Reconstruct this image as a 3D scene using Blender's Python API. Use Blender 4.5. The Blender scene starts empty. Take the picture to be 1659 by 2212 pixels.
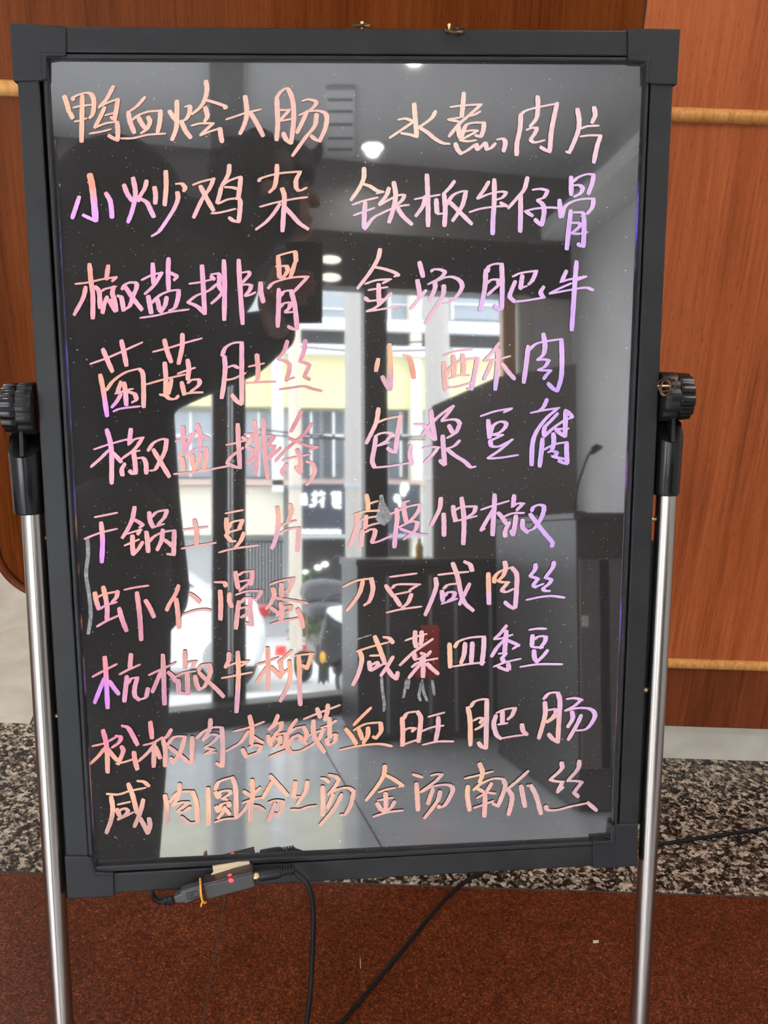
import bpy, bmesh, math, random
import numpy as np
from mathutils import Vector, Matrix
random.seed(7)
SC = bpy.context.scene
COL = SC.collection
# ------------------------------------------------------------------ camera
F, CX, CY = 2200.0, 829.5, 1106.0          # focal length and centre of the 1659 x 2212 frame, in pixels
PITCH, ROLL, CAMH = math.radians(23.5), math.radians(1.9), 1.30
cam_d = bpy.data.cameras.new('camera'); cam = bpy.data.objects.new('camera', cam_d); COL.objects.link(cam)
cam_d.sensor_fit = 'VERTICAL'; cam_d.sensor_height = 36.0; cam_d.lens = 36.0 * F / 2212.0
cam_d.clip_start = 0.02; cam_d.clip_end = 200
cam.matrix_world = Matrix.Translation((0, 0, CAMH)) @ Matrix.Rotation(math.pi/2 - PITCH, 4, 'X') @ Matrix.Rotation(ROLL, 4, 'Z')
SC.camera = cam
# ------------------------------------------------------------------ world, lights, exposure
SC.view_settings.view_transform = 'Standard'; SC.view_settings.look = 'None'
SC.view_settings.gamma = 1.0; SC.view_settings.use_curve_mapping = False
SC.view_settings.exposure = 0.0
W = bpy.data.worlds.new('overcast_sky'); SC.world = W; W.use_nodes = True
wn = W.node_tree.nodes; wl = W.node_tree.links
bg = wn['Background']
bg.inputs['Color'].default_value = (0.90, 0.95, 1.0, 1); bg.inputs['Strength'].default_value = 10.0
LAMP_W = 7.0                                # each ceiling downlight
FILL_W = 115.0                               # each added fill strip above the side ledges
CEIL = 2.80
LAMPS = [None, None, (-1.0, 0.35), (1.0, 0.35), (-1.55, 2.45)]   # first two set where the glass shows them; others added unseen for light
SC.cycles.max_bounces = 8; SC.cycles.diffuse_bounces = 4; SC.cycles.glossy_bounces = 4
SC.cycles.sample_clamp_indirect = 8.0
SC.cycles.use_denoising = True
# ------------------------------------------------------------------ view geometry helpers
M3 = np.array(cam.matrix_world.to_3x3()); EYE = np.array([0, 0, CAMH])
BN = np.array([-0.08895937, 0.9716506, -0.21904642]); BN /= np.linalg.norm(BN)   # from the viewer into the board
BD = 1.007324                                                                     # distance of the frame's front plane
def ray(x, y):
    v = M3 @ np.array([(x-CX)/F, -(y-CY)/F, -1.0]); return v/np.linalg.norm(v)
def bp(x, y, off=0.0):
    """a point on the board, OFF metres behind the frame's front plane"""
    v = ray(x, y); return EYE + v*((BD+off)/(v @ BN))
def fl(x, y, z=0.0):
    v = ray(x, y); return EYE + v*((z-CAMH)/v[2])
def wl_(x, y, Y):
    v = ray(x, y); return EYE + v*(Y/v[1])
PANEL = 0.006
def mir(x, y):
    """the ray that the board's glass sends back for the place (x, y) on it"""
    P = bp(x, y, PANEL); v = ray(x, y); return P, v - 2*(v @ BN)*BN
def my(x, y, Y):
    P, w = mir(x, y); return P + w*((Y-P[1])/w[1])
def mz(x, y, z=0.0):
    P, w = mir(x, y); return P + w*((z-P[2])/w[2])
# ------------------------------------------------------------------ mesh helpers
ORG = np.zeros(3)
class MB:
    def __init__(s): s.v=[]; s.f=[]; s.uv=None; s.col=None
    def add(s, vs, fs):
        k=len(s.v); s.v += [tuple(map(float,p)) for p in vs]; s.f += [tuple(i+k for i in q) for q in fs]; return s
    def prism(s, front, vec, cap=True):
        n=len(front); vec=np.array(vec,float); fr=[np.array(p,float) for p in front]
        vs=fr+[p+vec for p in fr]
        fs=[(i,(i+1)%n,(i+1)%n+n,i+n) for i in range(n)]
        if cap: fs += [tuple(range(n)), tuple(range(2*n-1,n-1,-1))]
        return s.add(vs,fs)
    def box(s, c, sz, rot=None):
        c=np.array(c,float); h=np.array(sz,float)/2
        R=np.array(rot) if rot is not None else np.eye(3)
        vs=[c+R@(h*np.array([a,b,d])) for a in(-1,1) for b in(-1,1) for d in(-1,1)]
        return s.add(vs,[(0,1,3,2),(4,6,7,5),(0,4,5,1),(2,3,7,6),(0,2,6,4),(1,5,7,3)])
    def tube(s, pts, r, seg=12, closed=False, cap=True):
        P=[np.array(p,float) for p in pts]; n=len(P); rs=r if hasattr(r,'__len__') else [r]*n
        T=[]
        for i in range(n):
            a=P[(i-1)%n] if (closed or i>0) else P[i]; b=P[(i+1)%n] if (closed or i<n-1) else P[i]
            t=b-a; T.append(t/max(np.linalg.norm(t),1e-9))
        u=np.cross(T[0],[0,0,1.0]);
        if np.linalg.norm(u)<1e-3: u=np.cross(T[0],[1.0,0,0])
        u/=np.linalg.norm(u); vs=[]
        for i in range(n):
            u=u-T[i]*(u@T[i]); u/=np.linalg.norm(u); w=np.cross(T[i],u)
            for k in range(seg):
                a=2*math.pi*k/seg; vs.append(P[i]+rs[i]*(math.cos(a)*u+math.sin(a)*w))
        fs=[]
        for i in range(n if closed else n-1):
            j=(i+1)%n
            for k in range(seg):
                l=(k+1)%seg; fs.append((i*seg+k,i*seg+l,j*seg+l,j*seg+k))
        if cap and not closed: fs += [tuple(range(seg-1,-1,-1)), tuple((n-1)*seg+k for k in range(seg))]
        return s.add(vs,fs)
    def cyl(s, a, b, r, seg=32, r2=None): return s.tube([a,b],[r,r if r2 is None else r2],seg)
    def lathe(s, c, ax, prof, seg=32, e0=None):
        """prof: (height along ax, radius)"""
        c=np.array(c,float); ax=np.array(ax,float); ax/=np.linalg.norm(ax)
        u=np.cross(ax,[0,0,1.0]);
        if np.linalg.norm(u)<1e-3: u=np.array([1.0,0,0])
        u/=np.linalg.norm(u); w=np.cross(ax,u); vs=[]; fs=[]; n=len(prof)
        for h,r in prof:
            for k in range(seg):
                a=2*math.pi*k/seg; vs.append(c+ax*h+r*(math.cos(a)*u+math.sin(a)*w))
        for i in range(n-1):
            for k in range(seg):
                l=(k+1)%seg; fs.append((i*seg+k,i*seg+l,(i+1)*seg+l,(i+1)*seg+k))
        fs += [tuple(range(seg-1,-1,-1)), tuple((n-1)*seg+k for k in range(seg))]
        return s.add(vs,fs)
    def ell(s, c, r, seg=24, rings=14, rot=None):
        c=np.array(c,float); r=np.array(r,float); R=np.array(rot) if rot is not None else np.eye(3); vs=[c+R@np.array([0,0,r[2]])]; fs=[]
        for i in range(1,rings):
            t=math.pi*i/rings
            for k in range(seg):
                a=2*math.pi*k/seg; vs.append(c+R@(r*np.array([math.sin(t)*math.cos(a),math.sin(t)*math.sin(a),math.cos(t)])))
        vs.append(c+R@np.array([0,0,-r[2]])); L=len(vs)-1
        for k in range(seg):
            l=(k+1)%seg; fs.append((0,1+k,1+l)); b=1+(rings-2)*seg; fs.append((L,b+l,b+k))
            for i in range(rings-2): a=1+i*seg; fs.append((a+k,a+seg+k,a+seg+l,a+l))
        return s.add(vs,fs)
    def build(s, name, mat, parent=None, smooth=True, bevel=0.0, seg=2, sub=0, angle=38):
        me=bpy.data.meshes.new(name); vs=[tuple(np.array(p)-ORG) for p in s.v] if parent is not None else s.v
        me.from_pydata(vs,[],s.f)
        if s.uv is not None:
            ul=me.uv_layers.new(name='UVMap')
            for lp in me.loops: ul.data[lp.index].uv=s.uv[lp.vertex_index]
        if s.col is not None:
            ca=me.color_attributes.new('ink_glow','FLOAT_COLOR','POINT')
            for i,c in enumerate(s.col): ca.data[i].color=(*c,1)
        if s.col is None:
            b=bmesh.new(); b.from_mesh(me); bmesh.ops.recalc_face_normals(b,faces=b.faces); b.to_mesh(me); b.free()
        me.materials.append(mat)
        o=bpy.data.objects.new(name,me); COL.objects.link(o)
        if parent is not None: o.parent=parent
        if bevel>0:
            m=o.modifiers.new('bevel','BEVEL'); m.width=bevel; m.segments=seg; m.limit_method='ANGLE'; m.angle_limit=math.radians(35)
        if sub: m=o.modifiers.new('sub','SUBSURF'); m.levels=sub; m.render_levels=sub
        if smooth:
            for p in me.polygons: p.use_smooth=True
            try: me.set_sharp_from_angle(angle=math.radians(angle))
            except Exception: pass
        return o
def thing(name, label, cat, loc, group=None):
    global ORG
    ORG=np.array(loc,float)
    o=bpy.data.objects.new(name,None); COL.objects.link(o); o.location=tuple(ORG); o.empty_display_size=0.05
    o['label']=label; o['category']=cat
    if group: o['group']=group
    return o
def tag(o, label, cat, group=None):
    o['label']=label; o['category']=cat
    if group: o['group']=group
    return o
def struct(o, label=None, cat=None):
    o['kind']='structure'
    if label: o['label']=label
    if cat: o['category']=cat
    return o
def smooth_path(pts, n=8):
    P=[np.array(p,float) for p in pts]; out=[]
    for i in range(len(P)-1):
        a=P[i-1] if i>0 else P[i]*2-P[i+1]; b=P[i]; c=P[i+1]; d=P[i+2] if i+2<len(P) else P[i+1]*2-P[i]
        for k in range(n):
            t=k/n; out.append(.5*((2*b)+(c-a)*t+(2*a-5*b+4*c-d)*t*t+(3*b-a-3*c+d)*t**3))
    out.append(P[-1]); return out
# ------------------------------------------------------------------ materials
MATS={}
def mat(name, col, rough=0.5, metal=0.0, ior=None, emis=None, es=0.0, coat=0.0, spec=None):
    if name in MATS: return MATS[name]
    m=bpy.data.materials.new(name); m.use_nodes=True; b=m.node_tree.nodes['Principled BSDF']
    b.inputs['Base Color'].default_value=(*col,1); b.inputs['Roughness'].default_value=rough; b.inputs['Metallic'].default_value=metal
    if ior: b.inputs['IOR'].default_value=ior
    if emis: b.inputs['Emission Color'].default_value=(*emis,1); b.inputs['Emission Strength'].default_value=es
    if coat: b.inputs['Coat Weight'].default_value=coat; b.inputs['Coat Roughness'].default_value=0.1
    if spec is not None: b.inputs['Specular IOR Level'].default_value=spec
    MATS[name]=m; return m
class NT:
    def __init__(s, m): s.t=m.node_tree; s.b=s.t.nodes['Principled BSDF']
    def n(s, ty, **kw):
        q=s.t.nodes.new(ty)
        for k,v in kw.items():
            if k in q.inputs: q.inputs[k].default_value=v
            else: setattr(q,k,v)
        return q
    def l(s,a,b): s.t.links.new(a,b)
    def pos(s, scale=(1,1,1), rot=(0,0,0)):
        g=s.n('ShaderNodeNewGeometry'); mp=s.n('ShaderNodeMapping'); mp.inputs['Scale'].default_value=scale; mp.inputs['Rotation'].default_value=rot
        s.l(g.outputs['Position'],mp.inputs['Vector']); return mp.outputs['Vector']
    def noise(s, vec, scale, detail=4, rough=.55, dist=0.0):
        q=s.n('ShaderNodeTexNoise'); q.inputs['Scale'].default_value=scale; q.inputs['Detail'].default_value=detail
        q.inputs['Roughness'].default_value=rough; q.inputs['Distortion'].default_value=dist
        if vec is not None: s.l(vec,q.inputs['Vector'])
        return q.outputs['Fac']
    def ramp(s, fac, stops, interp='LINEAR'):
        q=s.n('ShaderNodeValToRGB'); cr=q.color_ramp; cr.interpolation=interp
        while len(cr.elements)<len(stops): cr.elements.new(.5)
        for e,(p,c) in zip(cr.elements,stops): e.position=p; e.color=(*c,1) if len(c)==3 else c
        s.l(fac,q.inputs['Fac']); return q.outputs['Color']
    def mix(s, fac, a, b, mode='MIX'):
        q=s.n('ShaderNodeMix'); q.data_type='RGBA'; q.blend_type=mode
        for sock,v in ((q.inputs[0],fac),(q.inputs[6],a),(q.inputs[7],b)):
            if isinstance(v,(int,float)): sock.default_value=v
            elif isinstance(v,tuple): sock.default_value=(*v,1)
            else: s.l(v,sock)
        return q.outputs[2]
    def math(s, op, a, b=None, c=None):
        q=s.n('ShaderNodeMath'); q.operation=op
        for i,v in enumerate((a,b,c)):
            if v is None: continue
            if isinstance(v,(int,float)): q.inputs[i].default_value=v
            else: s.l(v,q.inputs[i])
        return q.outputs[0]
    def bump(s, h, strength=.2, dist=.001):
        q=s.n('ShaderNodeBump'); q.inputs['Strength'].default_value=strength; q.inputs['Distance'].default_value=dist
        s.l(h,q.inputs['Height']); s.l(q.outputs['Normal'],s.b.inputs['Normal'])
def wood(name, dark, mid, light, rough=.42, tilt=0.0, spec=.14):
    m=mat(name,mid,rough,spec=spec); t=NT(m)
    v=t.pos((1,1,.045),(0,tilt,0)); big=t.noise(v,7,3,.5,.6); fine=t.noise(v,85,4,.6,.3)
    v2=t.pos((1,1,.12),(0,tilt,0)); fleck=t.noise(v2,420,2,.6)
    hair=t.noise(t.pos((1,1,.02),(0,tilt,0)),240,3,.65,.2)
    f=t.math('ADD',t.math('ADD',t.math('MULTIPLY',big,.40),t.math('MULTIPLY',fine,.32)),t.math('MULTIPLY',hair,.28))
    c=t.ramp(f,[(.37,dark),(.5,mid),(.63,light)])
    c=t.mix(t.math('MULTIPLY',t.math('GREATER_THAN',fleck,.62),.30),c,tuple(x*.45 for x in dark))
    wear=t.noise(t.pos((1,1,1)),38,2,.5); c=t.mix(t.math('MULTIPLY',t.math('GREATER_THAN',wear,.80),.5),c,tuple(x*.25 for x in dark))
    t.l(c,t.b.inputs['Base Color']); t.bump(fine,.12,.0006); return m
def granite(name, cols, scale, rough, gl=None):
    m=mat(name,cols[1],rough); t=NT(m); v=t.pos()
    a=t.noise(v,scale,5,.72,.5); b=t.noise(v,scale*2.3,3,.6,1.0)
    c=t.ramp(t.math('ADD',t.math('MULTIPLY',a,.6),t.math('MULTIPLY',b,.4)),cols_to(cols))
    t.l(c,t.b.inputs['Base Color'])
    if gl: t.b.inputs['IOR'].default_value=gl
    return m
def cols_to(cols):
    return [(p,c) for p,c in cols] if isinstance(cols[0][1],tuple) else cols
# ================================================================== the room
m_woodR=wood('reddish_wood',(.20,.046,.013),(.36,.088,.026),(.46,.130,.043),.36,.05)
m_woodL=wood('dark_wood',(.070,.015,.002),(.125,.028,.005),(.175,.044,.010),.30,0.0,.03)
m_woodB=wood('brown_wood',(.075,.016,.005),(.15,.036,.012),(.22,.056,.018),.42)  # darker wood colour of the lower strip and panel edging
m_rail=wood('honey_wood',(.33,.13,.030),(.55,.25,.070),(.70,.36,.12),.38)
def vor(t,v,scale,dist=.25):
    nz=t.n('ShaderNodeTexNoise'); nz.inputs['Scale'].default_value=scale*1.2; nz.inputs['Detail'].default_value=3; t.l(v,nz.inputs['Vector'])
    mx=t.n('ShaderNodeVectorMath'); mx.operation='MULTIPLY_ADD'; t.l(nz.outputs['Color'],mx.inputs[0]); mx.inputs[1].default_value=(dist/scale*4,)*3; t.l(v,mx.inputs[2])
    q=t.n('ShaderNodeTexVoronoi'); q.inputs['Scale'].default_value=scale; t.l(mx.outputs[0],q.inputs['Vector'])
    sp=t.n('ShaderNodeSeparateColor'); t.l(q.outputs['Color'],sp.inputs[0]); return sp.outputs[0],sp.outputs[1]
m_granite=mat('grey_granite',(.2,.18,.15),.34,spec=.3); t=NT(m_granite); v=t.pos()
r1,g1=vor(t,v,150); r2,g2=vor(t,v,330); cl=t.noise(v,48,3,.6)
f_=t.math('ADD',t.math('ADD',t.math('MULTIPLY',r1,.42),t.math('MULTIPLY',r2,.22)),t.math('MULTIPLY',cl,.62))
t.l(t.ramp(f_,[(.42,(.006,.005,.004)),(.54,(.022,.016,.012)),(.62,(.070,.052,.037)),(.70,(.20,.155,.11)),(.78,(.36,.31,.24)),(.90,(.58,.48,.36))]),t.b.inputs['Base Color'])
m_floor=mat('red_granite',(.15,.04,.02),.28,spec=.26); t=NT(m_floor); v=t.pos()
r1,g1=vor(t,v,430,.6); r2,g2=vor(t,v,900,.5); cl=t.noise(v,90,5,.7); b_=t.noise(v,9,3,.5)
f_=t.math('ADD',t.math('ADD',t.math('MULTIPLY',r1,.40),t.math('MULTIPLY',r2,.20)),t.math('ADD',t.math('MULTIPLY',cl,.36),t.math('MULTIPLY',b_,.14)))
t.l(t.ramp(f_,[(.26,(.010,.004,.003)),(.40,(.040,.009,.004)),(.54,(.088,.018,.006)),(.67,(.122,.027,.008)),(.77,(.22,.058,.017)),(.88,(.40,.16,.06))]),t.b.inputs['Base Color'])
t.l(t.math('ADD',t.math('MULTIPLY',b_,.16),.24),t.b.inputs['Roughness'])
m_beige=mat('beige_tile',(.50,.46,.38),.30); t=NT(m_beige)
t.l(t.ramp(t.noise(t.pos(),9,5,.6,.8),[(.3,(.42,.38,.31)),(.7,(.55,.51,.43))]),t.b.inputs['Base Color'])
m_grout=mat('dark_joint',(.05,.04,.035),.8)
m_plaster=mat('grey_plaster',(.50,.48,.47),.75); t=NT(m_plaster)
t.l(t.ramp(t.noise(t.pos(),3,4,.6),[(.3,(.58,.565,.56)),(.7,(.70,.685,.68))]),t.b.inputs['Base Color'])
m_midgrey=mat('grey_front_plaster',(.22,.215,.21),.75)  # flat mid grey for front wall, ceiling band and stripes
m_ceil=mat('ceiling_paint',(.74,.735,.74),.6)
m_dark=mat('dark_bronze_frame',(.020,.018,.017),.35)
WY=1.738; GY=1.366                             # wall plane, front edge of the granite strip
XL,XR=-3.2,1.75                               # side walls
# storefront line (threshold) seen in the board
TA,TB=mz(307,1580),mz(785,1525); SA=(TA+TB)/2; sd=np.array([math.cos(.06),-math.sin(.06),0.0]); sn=np.array([sd[1],-sd[0],0.0])   # sn points out to the street
td=(TB-TA)/np.linalg.norm(TB-TA); tn=np.array([td[1],-td[0],0.0])
def sf(u, z, out=0.0): p=SA+sd*u+sn*out; return np.array([p[0],p[1],z])
def su(x, y):
    """position along the storefront of a place seen in the board"""
    P,w=mir(x,y); k=((SA-P)@sn)/(w@sn); q=P+w*k; return (q-SA)@sd, q[2]
uL=( XL-SA[0])/sd[0]; uR=(XR-SA[0])/sd[0]
pL,pR=sf(uL,0),sf(uR,0)
m_tilef=mat('pale_grey_floor_tile',(.70,.72,.76),.12,ior=1.9); t=NT(m_tilef)
t.l(t.ramp(t.noise(t.pos(),6,5,.6),[(.3,(.62,.64,.68)),(.7,(.76,.78,.82))]),t.b.inputs['Base Color'])
MY=.25
b=MB().prism([(XL,MY,0),(XR,MY,0),(pR[0],pR[1],0),(pL[0],pL[1],0)],(0,0,-.06)); struct(b.build('floor_entrance',m_tilef,smooth=False),'pale grey tiled floor towards the doorway','floor')
for px_ in (365,690): q0,q1=mz(px_,1600),mz(px_,1860); struct(MB().prism([(q0[0]-.003,q0[1],0),(q0[0]+.003,q0[1],0),(q0[0]+.003,MY,0),(q0[0]-.003,MY,0)],(0,0,.0006)).build('floor_joint',m_grout,smooth=False))
b=MB().prism([(XL,GY,0),(XR,GY,0),(XR,MY,0),(XL,MY,0)],(0,0,-.06)); struct(b.build('floor',m_floor,smooth=False),'polished red granite floor','floor')
b=MB().prism([(XL,GY,0),(XR,GY,0),(XR,WY+.06,0),(XL,WY+.06,0)],(0,0,-.06)); struct(b.build('floor_strip',m_granite,smooth=False),'speckled grey granite strip of floor along the wall','floor')
b=MB().prism([(XL,WY-.004,-.001),(.15,WY-.004,-.001),(.15,4.2,-.001),(XL,4.2,-.001)],(0,0,-.06)); struct(b.build('floor_back',m_beige,smooth=False),'beige tiled floor beyond the wood panel','floor')
# tile joints
def joint(p,q,w,name='floor_joint'):
    p,q=np.array(p),np.array(q); d=(q-p)/np.linalg.norm(q-p); s=np.array([-d[1],d[0],0])*w/2
    return struct(MB().prism([p-s,q-s,q+s,p+s],(0,0,.0006)).build(name,m_grout,smooth=False))
j1,j2=fl(482,1958),fl(438,2212); joint(j1+(j1-j2)*.1,j2+(j2-j1)*1.2,.0016)
joint((XL,GY,0),(XR,GY,0),.003)
j3,j4=fl(77,1540,-.001),fl(48,1606,-.001); joint(j3+(j3-j4)*4,j4,.005)
# back wall: two wooden panels, baseboard, rails
r=.10; x0,x1,z0=-.735,.372,.345
arc=[(x0+r-r*math.cos(a),WY,z0+r-r*math.sin(a)) for a in np.linspace(0,math.pi/2,14)]
poly=[(x0,WY,CEIL)]+arc+[(0,WY,z0),(0,WY,.09),(x1,WY,.09),(x1,WY,CEIL)]
struct(MB().prism(poly,(0,.03,0)).build('wall_back',m_woodL,smooth=False),'dark wooden wall panel behind the board, rounded at its lower corner','wall')
zt,zb=1.2475,.2395
struct(MB().prism([(x1+.003,WY,zb),(XR,WY,zb),(XR,WY,CEIL),(x1+.003,WY,CEIL)],(0,.03,0)).build('wall_right_panel',m_woodR,smooth=False),'reddish wooden wall panel right of the board','wall')
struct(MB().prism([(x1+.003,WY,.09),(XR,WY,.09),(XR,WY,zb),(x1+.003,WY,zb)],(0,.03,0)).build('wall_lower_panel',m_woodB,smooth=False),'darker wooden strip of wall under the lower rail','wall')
struct(MB().prism([(0,WY+.014,0),(XR,WY+.014,0),(XR,WY+.014,.092),(0,WY+.014,.092)],(0,.03,0)).build('baseboard_back',m_beige,smooth=False),'beige stone baseboard under the wooden panels','baseboard')
def rail(name,xa,xb,z,rad,lab):
    mb=MB(); seg=14; n=2
    prof=[(-rad*1.0*math.sin(a),rad*math.cos(a)) for a in np.linspace(0,math.pi,seg)]
    mb.prism([(xa,WY+y,z+h) for y,h in prof],(xb-xa,0,0)); return struct(mb.build(name,m_rail),lab,'trim')
rail('trim_1',x1-.02,XR,zt,.0115,'honey coloured wooden rail on the wall, above the middle')
rail('trim_2',x1-.02,XR,zb,.0105,'honey coloured wooden rail low on the wall')
rail('trim_3',x0,x1-.021,1.254,.0125,'honey coloured wooden rail on the dark panel')
mb=MB(); pts=[(x0,WY-.006,1.24)]+[(p[0],WY-.006,p[2]) for p in arc]+[(0,WY-.006,z0)]
mb.tube(pts,.007,8); struct(mb.build('trim_4',m_woodB),'dark rounded edging of the wooden panel','trim')
# far walls, ceiling
struct(MB().prism([(XL,4.2,-.02),(XR,4.2,-.02),(XR,4.2,CEIL),(XL,4.2,CEIL)],(0,.1,0)).build('wall_far',m_beige,smooth=False))
struct(MB().prism([(XL,4.3,-.05),(XL,pL[1]-.2,-.05),(XL,pL[1]-.2,CEIL),(XL,4.3,CEIL)],(-.1,0,0)).build('wall_left',m_plaster,smooth=False))
struct(MB().prism([(XR,4.3,-.05),(XR,pR[1]-.2,-.05),(XR,pR[1]-.2,CEIL),(XR,4.3,CEIL)],(.1,0,0)).build('wall_right',m_plaster,smooth=False))
struct(MB().prism([(XL,4.3,CEIL),(XR,4.3,CEIL),(pR[0],pR[1]-.05,CEIL),(pL[0],pL[1]-.05,CEIL)],(0,0,.12)).build('ceiling',m_ceil,smooth=False))
# storefront: lintel, dark header, posts, threshold
_,zh=su(760,621)
struct(MB().prism([sf(uL,zh+.28),sf(uR,zh+.28),sf(uR,CEIL+.1),sf(uL,CEIL+.1)],sn*.16).build('wall_front',m_midgrey,smooth=False))
struct(MB().prism([sf(uL,zh,-.02),sf(uR,zh,-.02),sf(uR,zh+.28,-.02),sf(uL,zh+.28,-.02)],sn*.12).build('door_header',m_dark,smooth=False))
def post(xa,xb,y,name='door_post',m=m_dark,dep=.09,zz=None):
    a,_=su(xa,y); c,_=su(xb,y); z1=zh if zz is None else zz
    return struct(MB().prism([sf(a,0,-.03),sf(c,0,-.03),sf(c,z1,-.03),sf(a,z1,-.03)],sn*dep).build(name,m,smooth=False,bevel=.004))
post(458,530,1250); post(786,836,1100); post(150,195,1250)
m_tan=mat('tan_column_tile',(.42,.24,.13),.4); m_lgrey=mat('light_jamb',(.55,.52,.48),.5)
post(1082,1110,680,'door_jamb',m_tan,.06); post(1118,1142,700,'door_jamb',m_lgrey,.06)
a_,_=su(1142,700)
struct(MB().prism([sf(a_,0),sf(uR+.3,0),sf(uR+.3,zh+.3),sf(a_,zh+.3)],sn*.16).build('wall_front_right',m_plaster,smooth=False))
q0,q1=TA-td*.75,TB+td*.25
struct(MB().prism([q0,q1,q1+np.array([0,0,.10]),q0+np.array([0,0,.10])],-tn*.16).build('door_threshold',m_dark,smooth=False))
m_white0=mat('white_glare_paint',(.88,.89,.90),.4)
m_chrome=mat('bright_metal',(.75,.75,.76),.18,1.0)
a_,_=su(495,1250); k=thing('post_highlight','long bright metal bar standing in for a highlight on the dark door post','highlight bar',sf(a_,.1,-.06))  # bright bar added for the highlight streak on the post
MB().cyl(sf(a_,.12,-.075),sf(a_,1.95,-.075),.011).build('highlight_bar',m_chrome,k)
for z in (.25,1.8): MB().cyl(sf(a_,z,-.075),sf(a_,z,-.03),.008,12).build('mount',m_chrome,k)
# ceiling downlights; all after the first two are added unseen
LAMPS[0]=tuple(mz(805,320,CEIL-.02)[:2]); LAMPS[1]=tuple(mz(895,116,CEIL-.02)[:2])
m_lampglow=mat('lamp_glow',(1,1,1),.5,emis=(.90,1.0,.98),es=14.0)
for i,(lx,ly) in enumerate(LAMPS):
    lab=['round recessed ceiling light nearest the shop doorway','round recessed ceiling light between counter and doorway','added unseen ceiling light over the middle of the room','added unseen ceiling light over the right wall','added unseen ceiling light over the beige tiled floor'][i]
    k=thing('ceiling_light',lab,'ceiling light',(lx,ly,CEIL),'recessed ceiling lights')
    MB().lathe((lx,ly,CEIL),(0,0,-1),[(0,.066),(.012,.066),(.016,.060),(.016,.052)],32).build('rim',m_chrome,k)
    MB().lathe((lx,ly,CEIL-.0165),(0,0,-1),[(0,.052),(.004,.05),(.006,.03)],32).build('diffuser',m_lampglow,k)
    ld=bpy.data.lights.new('downlight','SPOT'); ld.energy=LAMP_W*4; ld.spot_size=math.radians(150); ld.spot_blend=.8; ld.shadow_soft_size=.03; ld.color=(1,.97,.92)
    lo=bpy.data.objects.new('downlight',ld); COL.objects.link(lo); lo.location=(lx,ly,CEIL-.03)

# added fill lights: invented ledge along each side wall hides an upward strip
for i,(wx,sg_) in enumerate(((XL,1),(XR,-1))):
    struct(MB().box((wx+sg_*.11,.2,2.42),(.22,6.4,.03)).build('trim_added_5' if i==0 else 'trim_added_6',m_plaster,smooth=False)); struct(MB().box((wx+sg_*.215,.2,2.455),(.015,6.4,.06)).build('trim_added_7' if i==0 else 'trim_added_8',m_plaster,smooth=False))
    ld=bpy.data.lights.new('fill_uplight','AREA'); ld.shape='RECTANGLE'; ld.size=.10; ld.size_y=6.2 if i==0 else 3.2; ld.energy=FILL_W*(.50 if i==0 else 1.12); ld.color=(1,.97,.95)
    lo=bpy.data.objects.new('fill_uplight',ld); COL.objects.link(lo); lo.location=(wx+sg_*.13,.2 if i==0 else 1.6,2.447); lo.rotation_euler=(math.pi,-sg_*.35,0)

def cz(x,y,z): P,w=mir(x,y); q=P+w*((z-P[2])/w[2]); return (q[0],q[1],z)
struct(MB().prism([cz(452,128,CEIL-.05),cz(526,128,CEIL-.05),cz(522,335,CEIL-.05),cz(456,335,CEIL-.05)],(0,0,.05)).build('ceiling_beam',m_midgrey,smooth=False),'grey band along the ceiling','ceiling')
vt=thing('ceiling_glare','white striped panel standing in for glare on the ceiling near the doorway','glare_patch',cz(735,250,CEIL))  # white striped panel stands in for a reflected glare patch
MB().prism([cz(704,195,CEIL-.02),cz(766,195,CEIL-.02),cz(766,338,CEIL-.02),cz(704,338,CEIL-.02)],(0,0,.019)).build('glare_panel',m_white0,vt,smooth=False)
for y in (215,240,268,298,322): MB().prism([cz(708,y,CEIL-.024),cz(762,y,CEIL-.024),cz(762,y+4,CEIL-.024),cz(708,y+4,CEIL-.024)],(0,0,.0035)).build('glare_stripe',m_midgrey,vt,smooth=False)

m_warm=mat('warm_lamp_glow',(1,1,1),.5,emis=(1,.97,.84),es=3.2)
def sfp(x,y,o): u,z=su(x,y); return sf(u,z,o)
hl=thing('header_lamp','small twin lamp on the dark header over the doorway','lamp',sfp(706,585,-.03))
MB().box(sfp(706,585,-.035),(.03,.03,.16)).build('bracket',m_dark,hl)
for y in (569,607): MB().ell(sfp(708,y,-.07),(.055,.03,.020)).build('bulb',m_warm,hl)
# ================================================================== the menu board
m_frame=mat('black_plastic_frame',(.019,.019,.0205),.48,spec=.3); t=NT(m_frame)
n1=t.noise(t.pos(),24,4,.6); n2=t.noise(t.pos(),900,2,.5)
t.l(t.ramp(n1,[(.3,(.0130,.0130,.0138)),(.7,(.0205,.0205,.0215))]),t.b.inputs['Base Color']); t.bump(n2,.12,.0003)
m_corner=mat('corner_plastic',(.0165,.0165,.018),.5,spec=.3)
m_black=mat('glossy_black_plastic',(.006,.006,.0065),.20,spec=.35)
m_blackm=mat('soft_black_plastic',(.010,.010,.0105),.40,spec=.3)
m_steel=mat('brushed_steel',(.43,.395,.36),.24,1.0)
m_brass=mat('brass',(.75,.56,.30),.3,1.0); m_copper=mat('dark_copper_wire',(.13,.075,.040),.35,1.0)
m_panel=mat('dark_glass',(.060,.055,.054),.024,ior=2.9); t=NT(m_panel)
dust=t.noise(t.pos(),430,2,.6); sm=t.noise(t.pos(),6,5,.65,.4)
c=t.ramp(sm,[(.35,(.025,.023,.0225)),(.7,(.038,.0345,.0335))])
c=t.mix(t.math('MULTIPLY',t.math('GREATER_THAN',dust,.728),.75),c,(.75,.72,.70))
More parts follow.
